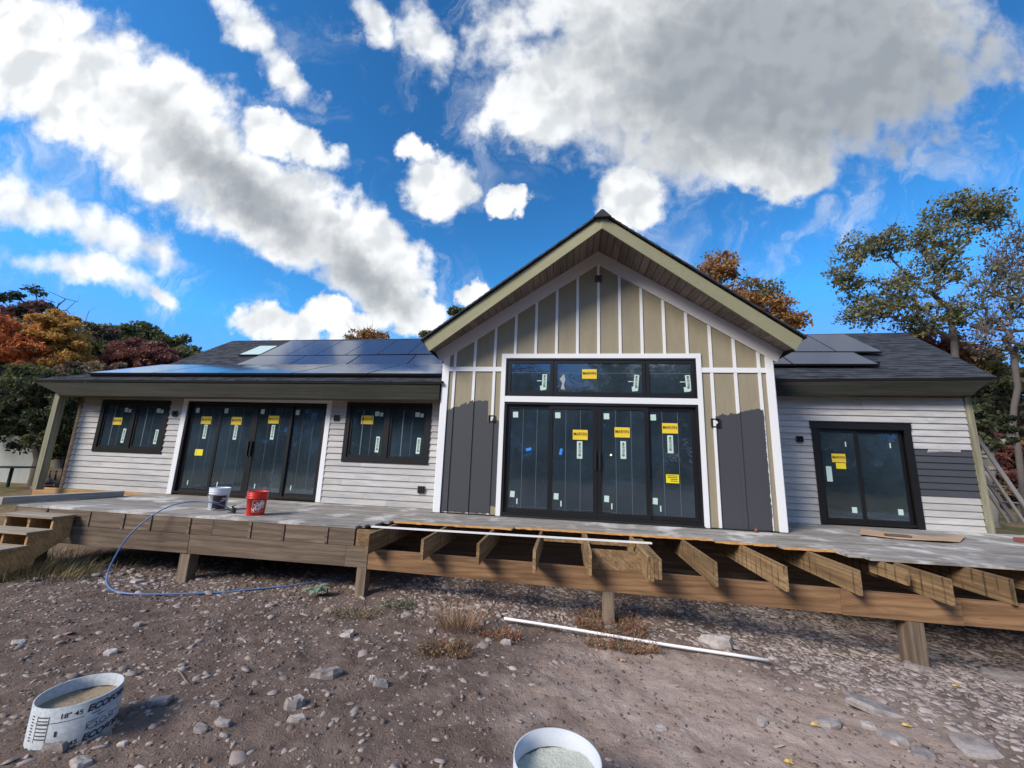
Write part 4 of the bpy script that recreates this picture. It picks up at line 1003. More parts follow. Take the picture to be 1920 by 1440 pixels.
# outlined maker's mark between the two lines of lettering
mb = MB()
for u0, u1, z0, z1 in ((.06, .11, .375, .379), (.07, .115, .418, .422), (.10, .14, .40, .404), (.09, .16, .335, .339), (.15, .21, .345, .349), (.055, .06, .34, .375), (.21, .25, .365, .369)): wrap_quad(mb, u0, u1, z0, z1, TR, TR, 1, TX, TYY, TZ-.5, face, .001, 4)
th = np.linspace(0, 2*math.pi, 20)
for k in range(3):
    cx_, cz_, r1_ = (.085+k*.05, .352+k*.006, .018-.003*k)
    vs = []
    for t in th:
        for r_ in (r1_, r1_-.003):
            u = cx_+r_*math.cos(t)*1.3; vs.append((TX+(TR+.001)*math.sin(face+u/TR), TYY-(TR+.001)*math.cos(face+u/TR), TZ-.5+cz_+r_*math.sin(t)))
    mb.add(vs, [(2*i, 2*i+2, 2*i+3, 2*i+1) for i in range(19)])
mb.build('emblem', m_ink, t1)
m_tube2 = plain('white_form', (.50, .53, .58), .14, 7, .6)
t2_ = form_tube('form_tube', -.62, -5.09, -.455, .228, .42, .09, 'round white form tube filled with pale concrete at the bottom edge', m_tube2, m_gravc)
mb = MB()
face2 = math.atan2(CAM.x+.62, -5.09-CAM.y)
for i in range(5): wrap_quad(mb, -.15+i*.012, -.145+i*.012, .26, .36, .228, .228, 1, -.62, -5.09, -.875, face2, .001, 2)
mb.build('print_line', m_ink, t2_)

# ------------------------------------------------------------------ stones
def fast_mesh(name, V, F, mats, mi=None, smooth=False):
    F = np.asarray(F); me = bpy.data.meshes.new(name); me.vertices.add(len(V)); me.vertices.foreach_set('co', np.asarray(V, float).ravel())
    k = F.shape[1]; me.loops.add(F.size); me.loops.foreach_set('vertex_index', F.ravel()); me.polygons.add(len(F)); me.polygons.foreach_set('loop_start', np.arange(0, F.size, k))
    for m_ in (mats if isinstance(mats, (list, tuple)) else [mats]): me.materials.append(m_)
    if mi is not None: me.polygons.foreach_set('material_index', mi)
    me.update(calc_edges=True); return me
def f_stone(cols):
    def f(g):
        isl = g.new('ShaderNodeNewGeometry').outputs['Random Per Island']; p = pos(g)
        r = g.new('ShaderNodeValToRGB'); g.put(r.inputs[0], isl); e = r.color_ramp.elements
        e[0].position = 0; e[0].color = (*cols[0], 1); e[1].position = 1; e[1].color = (*cols[-1], 1)
        for i, c in enumerate(cols[1:-1]): q = e.new((i+1)/(len(cols)-1)); q.color = (*c, 1)
        n = g.noise(p, 28, 5, .65); n2 = g.noise(p, 5, 3, .6)
        c = g.mix(g.ss(n, .35, .75, .0, .4), r.outputs[0], (.15, .115, .10)); return g.mix(g.ss(n2, .5, .7, 0, .2), c, (.16, .12, .105)), n
    return f
m_stone = mat('shale', f_stone([(.18, .14, .13), (.33, .275, .25), (.24, .20, .185), (.42, .36, .33), (.30, .235, .21)]), .85, dist=.008, spec=.3)
m_stoneL = mat('pale_stone', f_stone([(.20, .16, .14), (.38, .33, .295), (.27, .22, .195)]), .85, dist=.01, spec=.3)
def chips(n, xy, size, flat, seed):
    r = np.random.RandomState(seed); K = 6; ax = 1
    x, y = xy; th0 = r.rand(n)*6.28; ang = (np.arange(K)[None, :]+r.uniform(-.3, .3, (n, K)))*2*np.pi/K
    rad = r.uniform(.50, 1.25, (n, K)); asp = r.uniform(.35, .95, n)[:, None]; s = size[:, None]
    lx = rad*np.cos(ang)*s; ly = rad*np.sin(ang)*s*asp; h = (size*flat*r.uniform(.6, 1.3, n))[:, None]
    tx, ty = r.normal(0, .16, n)[:, None], r.normal(0, .16, n)[:, None]; c, s_ = np.cos(th0)[:, None], np.sin(th0)[:, None]
    V = np.zeros((n, 2*K, 3)); base = gz(x, y)
    for lay, (k, zz) in enumerate(((1.0, -.5), (.78, 1.0))):
        a, b = lx*k, ly*k; V[:, lay*K:(lay+1)*K, 0] = x[:, None]+a*c-b*s_; V[:, lay*K:(lay+1)*K, 1] = y[:, None]+a*s_+b*c
        V[:, lay*K:(lay+1)*K, 2] = base[:, None]+h*(zz*(1+.25*r.randn(n, K)*lay)*.5+.12)+a*tx+b*ty
    f = []
    for j in range(K): f.append((j, (j+1) % K, K+(j+1) % K, K+j))
    f += [(K, K+1, K+2, K+3), (K, K+3, K+4, K+5)]
    F = (np.array(f)[None]+(np.arange(n)*2*K)[:, None, None]).reshape(-1, 4)
    return V.reshape(-1, 3), F
r = np.random.RandomState(8)
def sample(n, dens, box_):
    xs, ys = [], []
    while sum(map(len, xs)) < n:
        x = r.uniform(box_[0], box_[1], 20000); y = r.uniform(box_[2], box_[3], 20000); k = r.rand(20000) < dens(x, y); xs.append(x[k]); ys.append(y[k])
    return np.concatenate(xs)[:n], np.concatenate(ys)[:n]
def dclean(x, y): return np.clip(np.hypot((x-.75)*.55, (y+3.7)*.95)-.55, .05, 1)
def dright(x, y): return np.clip(.04+sst(x-.25*(y+3), .6, 2.2)*.9+.55*sst(y, -2.6, -1.9)*sst(x, -3.4, -2.4)+.25*sst(y, -2.9, -2.3)*sst(-x, 3, 4.5), 0, 1)*dclean(x, y)*(.35+.65*(VN(x, y, 2.3, 7)))
def dleft(x, y): return (.3+.7*VN(x, y, 1.7, 9))*dclean(x, y)*(1-.6*sst(x, 1.5, 2.5))
x, y = sample(27000, dright, (-8, 7, -6.4, .3)); sz = np.exp(r.normal(-3.62, .50, len(x))).clip(.009, .11)
V, F = chips(len(x), (x, y), sz, .34, 1); tag(link('gravel', fast_mesh('gravel', V, F, m_stone)), 'loose grey purple shale chips covering the ground right of and under the deck', 'gravel', kind='stuff')
x, y = sample(12500, dleft, (-10, 4, -7.2, -1.2)); sz = np.exp(r.normal(-4.45, .60, len(x))).clip(.004, .06)
V, F = chips(len(x), (x, y), sz, .34, 2); tag(link('gravel', fast_mesh('pebbles', V, F, m_stoneL)), 'small pale stone bits scattered over the brown soil', 'gravel', kind='stuff')
x, y = sample(14000, lambda a, b: .4+.6*VN(a, b, 3, 3), (-9, 6, -7.0, -1.4)); sz = np.exp(r.normal(-4.6, .45, len(x))).clip(.004, .03)
m_clod = mat('soil_clod', f_stone([(.08, .056, .046), (.15, .11, .09), (.20, .15, .125)]), .95, dist=.01, spec=.1)
V, F = chips(len(x), (x, y), sz, .8, 3); tag(link('soil_crumbs', fast_mesh('soil_crumbs', V, F, m_clod)), 'dark crumbs and clods of soil', 'soil', kind='stuff')
# larger stones one can point at: (px, py, half length in px, thickness factor, label)
ROCKS = [(612,1268,42,.35,'pointed flat grey stone beside dry twigs, left of centre'),(712,1288,26,.5,'chunky grey stone at the right of a small cluster left of centre'),(698,1276,14,.5,'small pale stone touching the chunky grey one'),
 (553,1330,27,.7,'round lumpy grey rock at lower left centre'),(553,1357,24,.45,'flat pale stone just below the round lumpy rock'),(650,1190,24,.35,'pale angular stone in the middle of the soil, below the mullein plant'),
 (950,1204,16,.5,'brick shaped grey stone near the left end of the white pipe'),(1345,1214,34,.5,'large grey rock with a split side above the right end of the white pipe'),(1228,1388,16,.5,'squarish grey stone right of the round form tube'),
 (1239,1366,18,.3,'narrow slab of stone standing out right of the round form tube'),(1428,1361,18,.55,'blocky brown stone in the reddish soil'),(1640,1330,66,.16,'big flat shale slab among the rubble on the right'),
 (1550,1362,38,.22,'broken shale slab with a yellow leaf beside it'),(1632,1366,22,.3,'bright tapering stone below the big shale slab'),(1678,1388,34,.35,'dark grey wedge of shale in the right rubble'),
 (1832,1412,62,.16,'long slab of shale at the lower right corner'),(1890,1278,44,.22,'grey flagstone at the right edge of the photo'),(1730,1418,32,.3,'slate chunk at the bottom right of centre'),
 (230,1390,16,.5,'small white stone right of the printed form tube'),(195,1376,24,.5,'brown stone at the foot of the printed form tube'),(100,1402,44,.4,'rounded brown stone in front of the printed form tube'),
 (150,1430,34,.35,'pale slab of stone at the bottom left'),(300,1322,40,.25,'long grey splinter of stone right of the printed form tube'),(415,1368,24,.3,'pinkish oval stone at lower left'),
 (375,1375,26,.3,'flat grey stone beside the pinkish oval one'),(258,1178,16,.5,'whitish stone alone on the dark soil at left'),(203,1230,22,.35,'ragged pale stone above the printed form tube'),
 (35,1208,22,.3,'long pale flake of stone at the far left'),(400,1334,14,.7,'rounded pebble beside a cluster of white chips at lower left'),(1200,1141,20,.2,'square flat slate tile under the deck right of the middle post'),
 (1187,1143,18,.2,'dark slate tile leaning on the square one under the deck'),(1722,1262,30,.25,'flat grey stone right of the right deck post'),(830,1200,0,0,''),(1595,1140,24,.25,'smooth grey stone in the shade right of centre under the deck'),
 (255,1092,26,.25,'flat pale stone beside the hose on the ground'),(193,1095,16,.3,'white flake of stone left of the hose')]
rs = random.Random(21)
m_rock = mat('grey_rock', lambda g: (g.mix(g.ss(g.noise(ppos(g), 9, 5, .65), .3, .7), (.17, .145, .14), (.33, .30, .285)), g.noise(pos(g), 40, 5, .7)), .85, dist=.012, spec=.3)
m_rock2 = mat('pale_rock', lambda g: (g.mix(g.ss(g.noise(ppos(g), 9, 5, .65), .3, .7), (.27, .235, .215), (.46, .42, .40)), g.noise(pos(g), 40, 5, .7)), .85, dist=.012, spec=.3)
for i, (px, py, hl, fl, lb) in enumerate(ROCKS):
    if not hl: continue
    p = onG(px, py); q = onG(px+hl, py); s = min((q-p).length*.72, .3); p.z = float(gz(p.x, p.y))
    n = 7; mb = MB(); th0 = rs.random()*6.3; asp = rs.uniform(.45, .8); rad = [rs.uniform(.60, 1.22) for _ in range(n)]
    vs = []
    hh_ = s*fl*1.3
    for lay, (k, z) in enumerate(((.98, -.4), (1.0, .35), (.84, .85), (.45, .92))):
        for j in range(n):
            th = 2*math.pi*j/n; a, b = math.cos(th)*rad[j]*s*k*(1+.06*rs.uniform(-1, 1)), math.sin(th)*rad[j]*s*k*asp*(1+.06*rs.uniform(-1, 1))
            vs.append((p.x+a*math.cos(rs.choice((0,))+.25*math.sin(th0))-b*math.sin(.25*math.sin(th0)), p.y+a*math.sin(.25*math.sin(th0))+b*math.cos(.25*math.sin(th0)), p.z+hh_*(z+.14*rs.uniform(-1, 1))+a*.16*math.sin(th0)+b*.12*math.cos(th0*3)))
    mb.add(vs, [(l*n+j, l*n+(j+1) % n, (l+1)*n+(j+1) % n, (l+1)*n+j) for l in range(3) for j in range(n)]+[tuple(3*n+j for j in range(n))])
    tag(mb.build('stone', m_rock2 if ('pale' in lb or 'white' in lb or 'bright' in lb) else m_rock), lb, 'stone', 'larger stones lying in the yard')

# ------------------------------------------------------------------ small plants
m_dry = plain('dry_stem', (.30, .19, .115), .35, 12, .9); m_dryred = plain('russet_weed', (.20, .075, .04), .5, 9, .9); m_weed = plain('dull_green_weed', (.10, .105, .055), .4, 9, .8); m_straw = plain('straw_grass', (.36, .28, .13), .35, 9, .9)
m_mull = plain('felted_leaf', (.15, .20, .14), .2, 14, .8); m_moss = plain('grey_green_weed', (.15, .16, .10), .3, 9, .9)
def blades(name, cx, cy, rx, ry, n, h, mats, label, seed, width=.004, lean=.6, leafy=0, cat='weed'):
    r = np.random.RandomState(seed); V = []; F = []; MI = []
    for i in range(n):
        a = r.rand()*6.28; d = math.sqrt(r.rand()); x = cx+rx*d*math.cos(a); y = cy+ry*d*math.sin(a); z = float(terr(x, y))-.01
        L = h*r.uniform(.4, 1.1); an = r.rand()*6.28; ln = lean*r.rand()+.4*d; ex, ey = math.cos(a)*ln*L+r.normal(0, .3)*L*.4, math.sin(a)*ln*L+r.normal(0, .3)*L*.4
        wx, wy = width*math.cos(an), width*math.sin(an); b = len(V)
        V += [(x-wx, y-wy, z), (x+wx, y+wy, z), (x+ex*.4+wx*.8, y+ey*.4+wy*.8, z+L*.6), (x+ex*.4-wx*.8, y+ey*.4-wy*.8, z+L*.6), (x+ex+wx*.2, y+ey+wy*.2, z+L), (x+ex-wx*.2, y+ey-wy*.2, z+L)]
        m_ = r.randint(len(mats)); F += [(b, b+1, b+2, b+3), (b+3, b+2, b+4, b+5)]; MI += [m_, m_]
        for k in range(leafy):
            t = r.rand(); c = np.array((x+ex*t, y+ey*t, z+L*t))+r.normal(0, .012, 3); u = r.normal(size=3); u /= np.linalg.norm(u); v = np.cross(u, r.normal(size=3)); v /= np.linalg.norm(v); s = r.uniform(.006, .014); b = len(V)
            V += [tuple(c-u*s), tuple(c+v*s*.6), tuple(c+u*s), tuple(c-v*s*.6)]; F.append((b, b+1, b+2, b+3)); MI.append(m_)
    return tag(link(name, fast_mesh(name, np.array(V), np.array(F), mats, MI)), label, cat, None)
p = onG(858, 1180); blades('dry_weed_clump', p.x, p.y+.05, .22, .16, 260, .28, [m_dry], 'fan of dry brown stems standing in the soil left of the white pipe', 1, .003, 1.0)
p = onG(835, 1222); blades('dry_weed_clump', p.x, p.y, .26, .17, 420, .09, [m_dry, m_weed, m_dryred], 'low dry leafy weed patch below the fan of brown stems', 2, .003, .8, 3)
p = onG(1150, 1192); blades('russet_weed_clump', p.x, p.y+.25, .42, .34, 650, .13, [m_dryred, m_dry, m_weed, m_dryred], 'russet weed patch at the foot of the middle deck post', 3, .003, .8, 4)
p = onG(1165, 1215); blades('russet_weed_clump', p.x, p.y, .38, .10, 330, .10, [m_dry, m_weed, m_dry, m_dryred], 'olive brown weeds growing over the white pipe', 4, .003, .8, 4)
p = onG(935, 1190); blades('russet_weed_clump', p.x, p.y, .25, .12, 200, .06, [m_dryred, m_dry], 'small reddish weeds around the left end of the white pipe', 5, .003, .8, 3)
p = onG(45, 1078); blades('grass_tuft', p.x, p.y, 1.1, .5, 1500, .20, [m_straw, m_weed, m_straw], 'patch of straw coloured grass beside the wooden steps', 6, .004, .8, 0, 'grass')
p = onG(130, 1050); blades('grass_tuft', p.x, p.y, 1.5, .5, 900, .14, [m_weed, m_straw, m_weed], 'dull green grass under the left end of the deck', 7, .004, .8, 0, 'grass')
p = onG(745, 1136); blades('low_weed', p.x, p.y, .22, .12, 200, .06, [m_moss, m_weed], 'grey green creeping weed right of the second deck post', 8, .003, .8, 4)
p = onG(665, 1150); blades('low_weed', p.x, p.y, .35, .16, 260, .05, [m_moss, m_dry], 'greyish dry weed mat in front of the second deck post', 9, .003, .8, 3)
# broad leaved plant
p = onG(593, 1118); mul = empty('mullein_plant', tuple(p), 'pale green broad leaved plant growing at the edge of the deck shade', 'plant')
for i in range(9):
    th = i*2.4+.4; L = .17+.05*math.sin(i*5.); w_ = .055; d = Vector((math.cos(th), math.sin(th), 0)); s_ = Vector((-d.y, d.x, 0)); mb = MB(); vs = []
    for k in range(6):
        t = k/5; ww = w_*math.sin(math.pi*min(t*.9+.08, 1))**.8; c = p+d*L*t+Vector((0, 0, .04+.17*t-.20*t*t+.03*(i % 3)))
        vs += [c-s_*ww+Vector((0, 0, .012)), c-Vector((0, 0, .006)), c+s_*ww+Vector((0, 0, .012))]
    mb.add(vs, [f for k in range(5) for f in ((3*k, 3*k+1, 3*k+4, 3*k+3), (3*k+1, 3*k+2, 3*k+5, 3*k+4))]); mb.build('leaf', m_mull, mul, True)
# fallen twigs and leaves
m_twig = plain('twig', (.20, .155, .13), .2, 20, .9)
for i, (a, b, lb) in enumerate((((305,1255),(352,1288),'thin bare twig on the dark soil at left'), ((666,1270),(690,1252),'dry twig beside the pointed grey stone'), ((790,1252),(785,1285),'short upright twig below the dry weed patch'))):
    A, B = onG(*a), onG(*b); tag(MB().tube([A+Vector((0, 0, .02)), A.lerp(B, .5)+Vector((.01, .02, .045)), B+Vector((0, 0, .02))], .005, 5).build('twig', m_twig), lb, 'twig')
m_leafy = plain('fallen_leaf_yellow', (.55, .36, .09), .2, 30, .8); m_leafb = plain('fallen_leaf_tan', (.46, .27, .17), .2, 30, .8)
for i, (x_, y_, m_, lb) in enumerate(((1529,1368,m_leafy,'yellow fallen leaf beside the broken shale slab'), (1701,1370,m_leafy,'curled yellow leaf among the right rubble'), (1168,1241,m_leafb,'tan lobed leaf lying below the white pipe'), (1793,1293,m_leafy,'small ochre leaf on the stones at far right'), (1480,1433,m_leafy,'yellow leaf at the bottom edge right of centre'))):
    p = onG(x_, y_); p.z = float(gz(p.x, p.y))+.02; r_ = .032; n = 10
    MB_ = MB().add([(p.x, p.y, p.z+.008)]+[(p.x+r_*math.cos(j*.628)*(1 if j % 2 else .6), p.y+r_*math.sin(j*.628)*(1 if j % 2 else .6), p.z+.006*math.sin(j*2.)) for j in range(n)], [(0, 1+j, 1+(j+1) % n) for j in range(n)])
    tag(MB_.build('fallen_leaf', m_), lb, 'leaf')

# ------------------------------------------------------------------ ladder against the right end
lad = empty('extension_ladder', (9.5, 2.2, -.3), 'worn aluminium extension ladder leaning against the right end of the house', 'ladder')
f0, f1 = Vector(onY(1806, 783, 2.2)), Vector(onY(1946, 983, 2.2))
b0, b1 = f0+Vector((0, .42, 0)), f1+Vector((0, .42, 0))
m_lad = plain('worn_aluminium', (.30, .275, .265), .35, 22, .55, metal=.2)
def rail(a, b, d=.075):
    v = (b-a).normalized(); n_ = Vector((0, 1, 0)).cross(v).normalized()*d*.5; yv = Vector((0, .015, 0))
    return MB().hexa([a-n_-yv, b-n_-yv, b-n_+yv, a-n_+yv, a+n_-yv, b+n_-yv, b+n_+yv, a+n_+yv]).build('rail', m_lad, lad)
rail(f0, f1); rail(b0, b1)
dv = (f1-f0).normalized(); kk = int((f1-f0).length/.36)
for k in range(kk): p = f0+dv*(.12+.36*k); MB().tube([p, p+Vector((0, .42, 0))], .016, 8).build('rung', m_lad, lad)
off = Vector((-.16, 0, -.03)); rail(f0+off+Vector((0, .05, 0)), f1+off+Vector((0, .05, 0)), .05); rail(b0+off-Vector((0, .05, 0)), b1+off-Vector((0, .05, 0)), .05)

# ------------------------------------------------------------------ shed at the left
shed = empty('shed', (-25, 6, -.8), 'pale board shed with a dark green door, half hidden by branches at the far left', 'shed')
m_shed = plain('shed_white', (.36, .38, .36), .15, 2, .8); m_green = plain('dark_green_door', (.016, .032, .028), .2, 3, .6); m_shroof = plain('shed_roof', (.06, .06, .06), .2, 2, .9)
SX, SY = -22.2, 6.2
sg = float(terr(SX, SY))-.25
for i in range(16):
    x1 = SX-i*.45; zt_ = 1.62+.35*(x1-SX)*-1*.45 if i < 8 else 1.62+.35*.45*8*.45
    MB().box(x1-.445, x1, SY, SY+.06, sg, 1.5+.22*min(i, 10)*.5).build('wall_board', m_shed, shed)
MB().hexa([(SX-8, SY-.5, 2.6), (SX+.3, SY-.5, 1.35), (SX+.3, SY+5, 1.35), (SX-8, SY+5, 2.6), (SX-8, SY-.5, 2.72), (SX+.3, SY-.5, 1.47), (SX+.3, SY+5, 1.47), (SX-8, SY+5, 2.72)]).build('roof', m_shroof, shed)
MB().box(SX+.01, SX+2.6, SY+.8, SY+.9, sg, 1.4).build('wall', m_green, shed)
dr = MB().box(SX+.25, SX+1.5, SY+.72, SY+.80, sg+.02, 1.25).build('door', m_green, shed)
fr_ = frame_mb(SX+1.0, SX+1.42, .35, .95, .03, SY+.66, SY+.71).build('window', m_shed, shed)
for i in range(2): MB().box(SX+1.03, SX+1.39, SY+.665, SY+.705, .53+.2*i, .55+.2*i).build('muntin', m_shed, fr_)
MB().box(SX+1.03, SX+1.39, SY+.715, SY+.718, .38, .92).build('pane', m_film, fr_)
MB().lathe([(0, -.04), (.04, -.03), (.04, .03), (0, .04)], (SX+.4, SY+.66, -.0), 10).build('handle', m_blackm, shed)
tbl = empty('round_garden_table', (-24, 4.6, -.7), 'small dark round garden table in front of the shed', 'table')
p = onY(18, 897, 4.6); zg = float(terr(p.x, p.y)); MB().lathe([(0, .02), (.55, .02), (.56, 0), (.55, -.02), (0, -.02)], (p.x, p.y, zg+.72), 24).build('table_top', m_green, tbl); MB().tube([(p.x, p.y, zg), (p.x, p.y, zg+.70)], .05, 8).build('leg', m_green, tbl)
# post and rail fence behind the porch post
fn = empty('timber_fence', (-19, 5.6, -.6), 'low weathered timber fence seen between the porch post and the house', 'fence')
xa = onY(88, 880, 5.6).x; za = onY(100, 880, 5.6).z; zb = float(terr(xa, 5.6))
for i in range(16): MB().box(xa+i*.28, xa+i*.28+.16, 5.6, 5.63, zb-.1, za-.05+.02*(i % 3)).build('picket', m_oldwood, fn)
for z in (za-.12, (za+zb)/2): MB().box(xa-.1, xa+4.5, 5.64, 5.68, z, z+.09).build('rail', m_oldwood, fn)
# lantern like ornament on the sill
p = onY(90, 908, 1.2); ln_ = empty('garden_lantern', (p.x, p.y, p.z-.1), 'small dark lantern with a pink band standing behind the porch post', 'lantern')
MB().lathe([(0, -.12), (.13, -.12), (.13, -.09), (.09, -.08), (.09, .04), (.14, .05), (.07, .12), (.02, .16), (0, .16)], p, 12).build('body', m_blackm, ln_); MB().lathe([(.095, -.03), (.10, -.03), (.10, 0), (.095, 0)], p, 12).build('band', mat('pink_band', (.45, .12, .22), .5), ln_)

# ------------------------------------------------------------------ trees
def f_leaf(cols, sc=1.6):
    def f(g):
        p = pos(g); isl = g.new('ShaderNodeNewGeometry').outputs['Random Per Island']; n = g.noise(p, sc, 3, .6)
        k = g.m('ADD', g.m('MULTIPLY', g.ss(n, .3, .7), .6), g.m('MULTIPLY', isl, .4))
        r_ = g.new('ShaderNodeValToRGB'); g.put(r_.inputs[0], k); e = r_.color_ramp.elements
        e[0].position = .1; e[0].color = (*cols[0], 1); e[1].position = .95; e[1].color = (*cols[-1], 1)
        for i, c in enumerate(cols[1:-1]): q = e.new(.1+.85*(i+1)/(len(cols)-1)); q.color = (*c, 1)
        return r_.outputs[0]
    return f
def leaf_mat(name, cols):
    m = mat(name, f_leaf(cols), .65, spec=.25); t = m.node_tree; b = t.nodes['Principled BSDF']; o = t.nodes['Material Output']
    src = b.inputs['Base Color'].links[0].from_socket
    tr = t.nodes.new('ShaderNodeBsdfTranslucent'); t.links.new(src, tr.inputs[0]); mx = t.nodes.new('ShaderNodeMixShader'); mx.inputs[0].default_value = .35
    t.links.new(b.outputs[0], mx.inputs[1]); t.links.new(tr.outputs[0], mx.inputs[2]); t.links.new(mx.outputs[0], o.inputs[0]); return m
L = dict(
 green=leaf_mat('leaf_green', [(.035, .045, .020), (.085, .100, .038), (.13, .145, .05), (.20, .19, .07)]),
 dark=leaf_mat('leaf_dark', [(.022, .028, .017), (.050, .062, .032), (.085, .098, .045), (.15, .14, .06)]),
 orange=leaf_mat('leaf_orange', [(.30, .09, .04), (.56, .18, .07), (.70, .26, .09), (.70, .36, .12)]),
 gold=leaf_mat('leaf_gold', [(.28, .15, .04), (.55, .31, .08), (.64, .40, .11), (.60, .28, .07)]),
 wine=leaf_mat('leaf_wine', [(.10, .038, .036), (.20, .075, .065), (.27, .11, .085), (.24, .15, .09)]),
 rust=leaf_mat('leaf_rust', [(.17, .075, .035), (.36, .17, .055), (.45, .26, .09), (.38, .18, .09)]),
 oak=leaf_mat('leaf_oak', [(.075, .080, .040), (.15, .155, .072), (.22, .21, .095), (.34, .25, .10)]),
 brown=leaf_mat('leaf_brown', [(.08, .058, .042), (.17, .12, .08), (.25, .175, .11), (.17, .17, .08)]))
m_bark = plain('bark', (.10, .085, .075), .4, 6, .95); m_bark2 = plain('pale_bark', (.19, .175, .15), .4, 5, .95)
def tree(name, label, base, lobes, nclu, nleaf, leaf, lsize, r0, seed, trunk_top=None, cr=.5, bark=None, lean=0, group='trees standing round the house', cat='tree', twigs=0):
    """base: foot of trunk; lobes: list of (centre, (rx,ry,rz), weight, leafkey); limbs grow to clumps spread through the lobes"""
    r = np.random.RandomState(seed); base = np.array(base, float); keys = sorted({l[3] for l in lobes}); wt = np.array([l[2] for l in lobes], float); wt /= wt.sum()
    clus = []
    for _ in range(nclu):
        c, rad, _w, key = lobes[r.choice(len(lobes), p=wt)]
        d = r.normal(size=3); d /= np.linalg.norm(d); d *= r.rand()**.40; clus.append((np.array(c)+d*np.array(rad), key))
    top = np.array(trunk_top if trunk_top is not None else np.mean([l[0] for l in lobes], 0))
    nodes = [base]; par = [-1]; K = 9; mid = r.normal(0, .12, 3)*[1, 1, 0]
    for k in range(1, K+1): t = k/K; nodes.append(base+(top-base)*t+mid*math.sin(math.pi*t)+r.normal(0, .04, 3)*[1, 1, 0]); par.append(k-1)
    clus.sort(key=lambda c: np.linalg.norm(c[0]-top)); cn = []
    Np = np.array(nodes)
    zmin = min(l[0][2]-l[1][2] for l in lobes)
    for c, key in clus:
        arr = np.array(nodes); d = np.linalg.norm(arr-c, axis=1)+.9*np.maximum(0, arr[:, 2]-c[2]+.25*np.linalg.norm((arr-c)[:, :2], axis=1))
        d[:3] += 5
        i = int(np.argmin(d)); a = arr[i]; L_ = np.linalg.norm(c-a); m_ = max(1, int(L_/.7)); p_ = i; jit = r.normal(0, .05*L_, 3)
        for k in range(1, m_+1):
            t = k/m_; q = a+(c-a)*t+jit*math.sin(math.pi*t)+np.array((0, 0, .10*L_*math.sin(math.pi*t))); nodes.append(q); par.append(p_); p_ = len(nodes)-1
        cn.append(p_)
    N = len(nodes); w_ = np.zeros(N)
    for i in cn: w_[i] += 1
    for i in range(N-1, 0, -1): w_[par[i]] += w_[i]
    rad = r0*np.sqrt(np.maximum(w_, .6)/max(w_[0], 1)); rad[:2] *= (1.35, 1.1)
    V = []; F = []; n = 5
    for i in range(1, N):
        a, b = nodes[par[i]], nodes[i]; t = b-a; l = np.linalg.norm(t)
        if l < 1e-5: continue
        t = t/l; u = np.cross(t, (0, 0, 1.) if abs(t[2]) < .9 else (1., 0, 0)); u /= np.linalg.norm(u); v = np.cross(t, u); b0_ = len(V); nn = 8 if rad[i] > r0*.5 else n
        ra, rb = min(rad[par[i]], rad[i]*1.35), rad[i]
        for (c_, rr_) in ((a-t*ra*.3, ra), (b, rb)):
            for j in range(nn): th = 2*math.pi*j/nn; V.append(c_+(u*math.cos(th)+v*math.sin(th))*rr_)
        F += [(b0_+j, b0_+(j+1) % nn, b0_+nn+(j+1) % nn, b0_+nn+j) for j in range(nn)]
    for i in range(twigs):                                   # bare twigs at the ends
        c = nodes[cn[r.randint(len(cn))]]; d = c-top; d = d/np.linalg.norm(d)+r.normal(0, .6, 3)+np.array((0, 0, .5)); d = d/np.linalg.norm(d)*r.uniform(.4, 1.1); b0_ = len(V); s = .012
        V += [c+(s, 0, 0), c+(-s, s, 0), c+(-s, -s, 0), c+d]; F += [(b0_, b0_+1, b0_+3, b0_+3), (b0_+1, b0_+2, b0_+3, b0_+3), (b0_+2, b0_, b0_+3, b0_+3)]
    root = empty(name, tuple(base), label, cat, group)
    mb = MB(); mb.v = [tuple(q) for q in V]; mb.f = [tuple(dict.fromkeys(f)) for f in F]; mb.mi = [0]*len(F)
    mb.build('trunk', bark or m_bark, root, True)
    if nleaf:
        C = np.array([c for c, k in clus]); KI = np.array([keys.index(k) for c, k in clus]); n_ = nclu*nleaf
        idx = np.repeat(np.arange(nclu), nleaf); flat = np.array((1, 1, .62))
        cs = np.repeat(r.uniform(.55, 1.25, nclu), nleaf)[:, None]
        d = r.normal(size=(n_, 3)); d /= np.linalg.norm(d, axis=1)[:, None]; ctr = C[idx]+d*(r.rand(n_)**.55)[:, None]*cr*cs*flat
        u = r.normal(size=(n_, 3)); u[:, 2] -= .5; u /= np.linalg.norm(u, axis=1)[:, None]; v = np.cross(u, r.normal(size=(n_, 3))); v /= np.linalg.norm(v, axis=1)[:, None]
        s = (lsize*r.uniform(.6, 1.3, n_))[:, None]; w2 = np.cross(u, v)
        VV = np.stack([ctr-u*s, ctr+v*s*.55+w2*s*.2, ctr+u*s, ctr-v*s*.55+w2*s*.2], 1).reshape(-1, 3)
        FF = np.arange(n_*4).reshape(-1, 4)
        link('crown', fast_mesh('crown', VV, FF, [L[k] for k in keys], KI[idx]), root)
    return root
def P3(x, y, Y): return np.array(onY(x, y, Y))
def lobe(x, y, Y, rpx, rpy, w_=1, key='green', dy=None):
    c = P3(x, y, Y); e = P3(x+rpx, y, Y); f = P3(x, y-rpy, Y); rx = np.linalg.norm(e-c); rz = np.linalg.norm(f-c); return (tuple(c), (rx, dy or (rx+rz)*.5, rz), w_, key)
def foot(x, Y, yy=900): c = P3(x, yy, Y); return (c[0], Y, float(terr(c[0], Y))-.1)
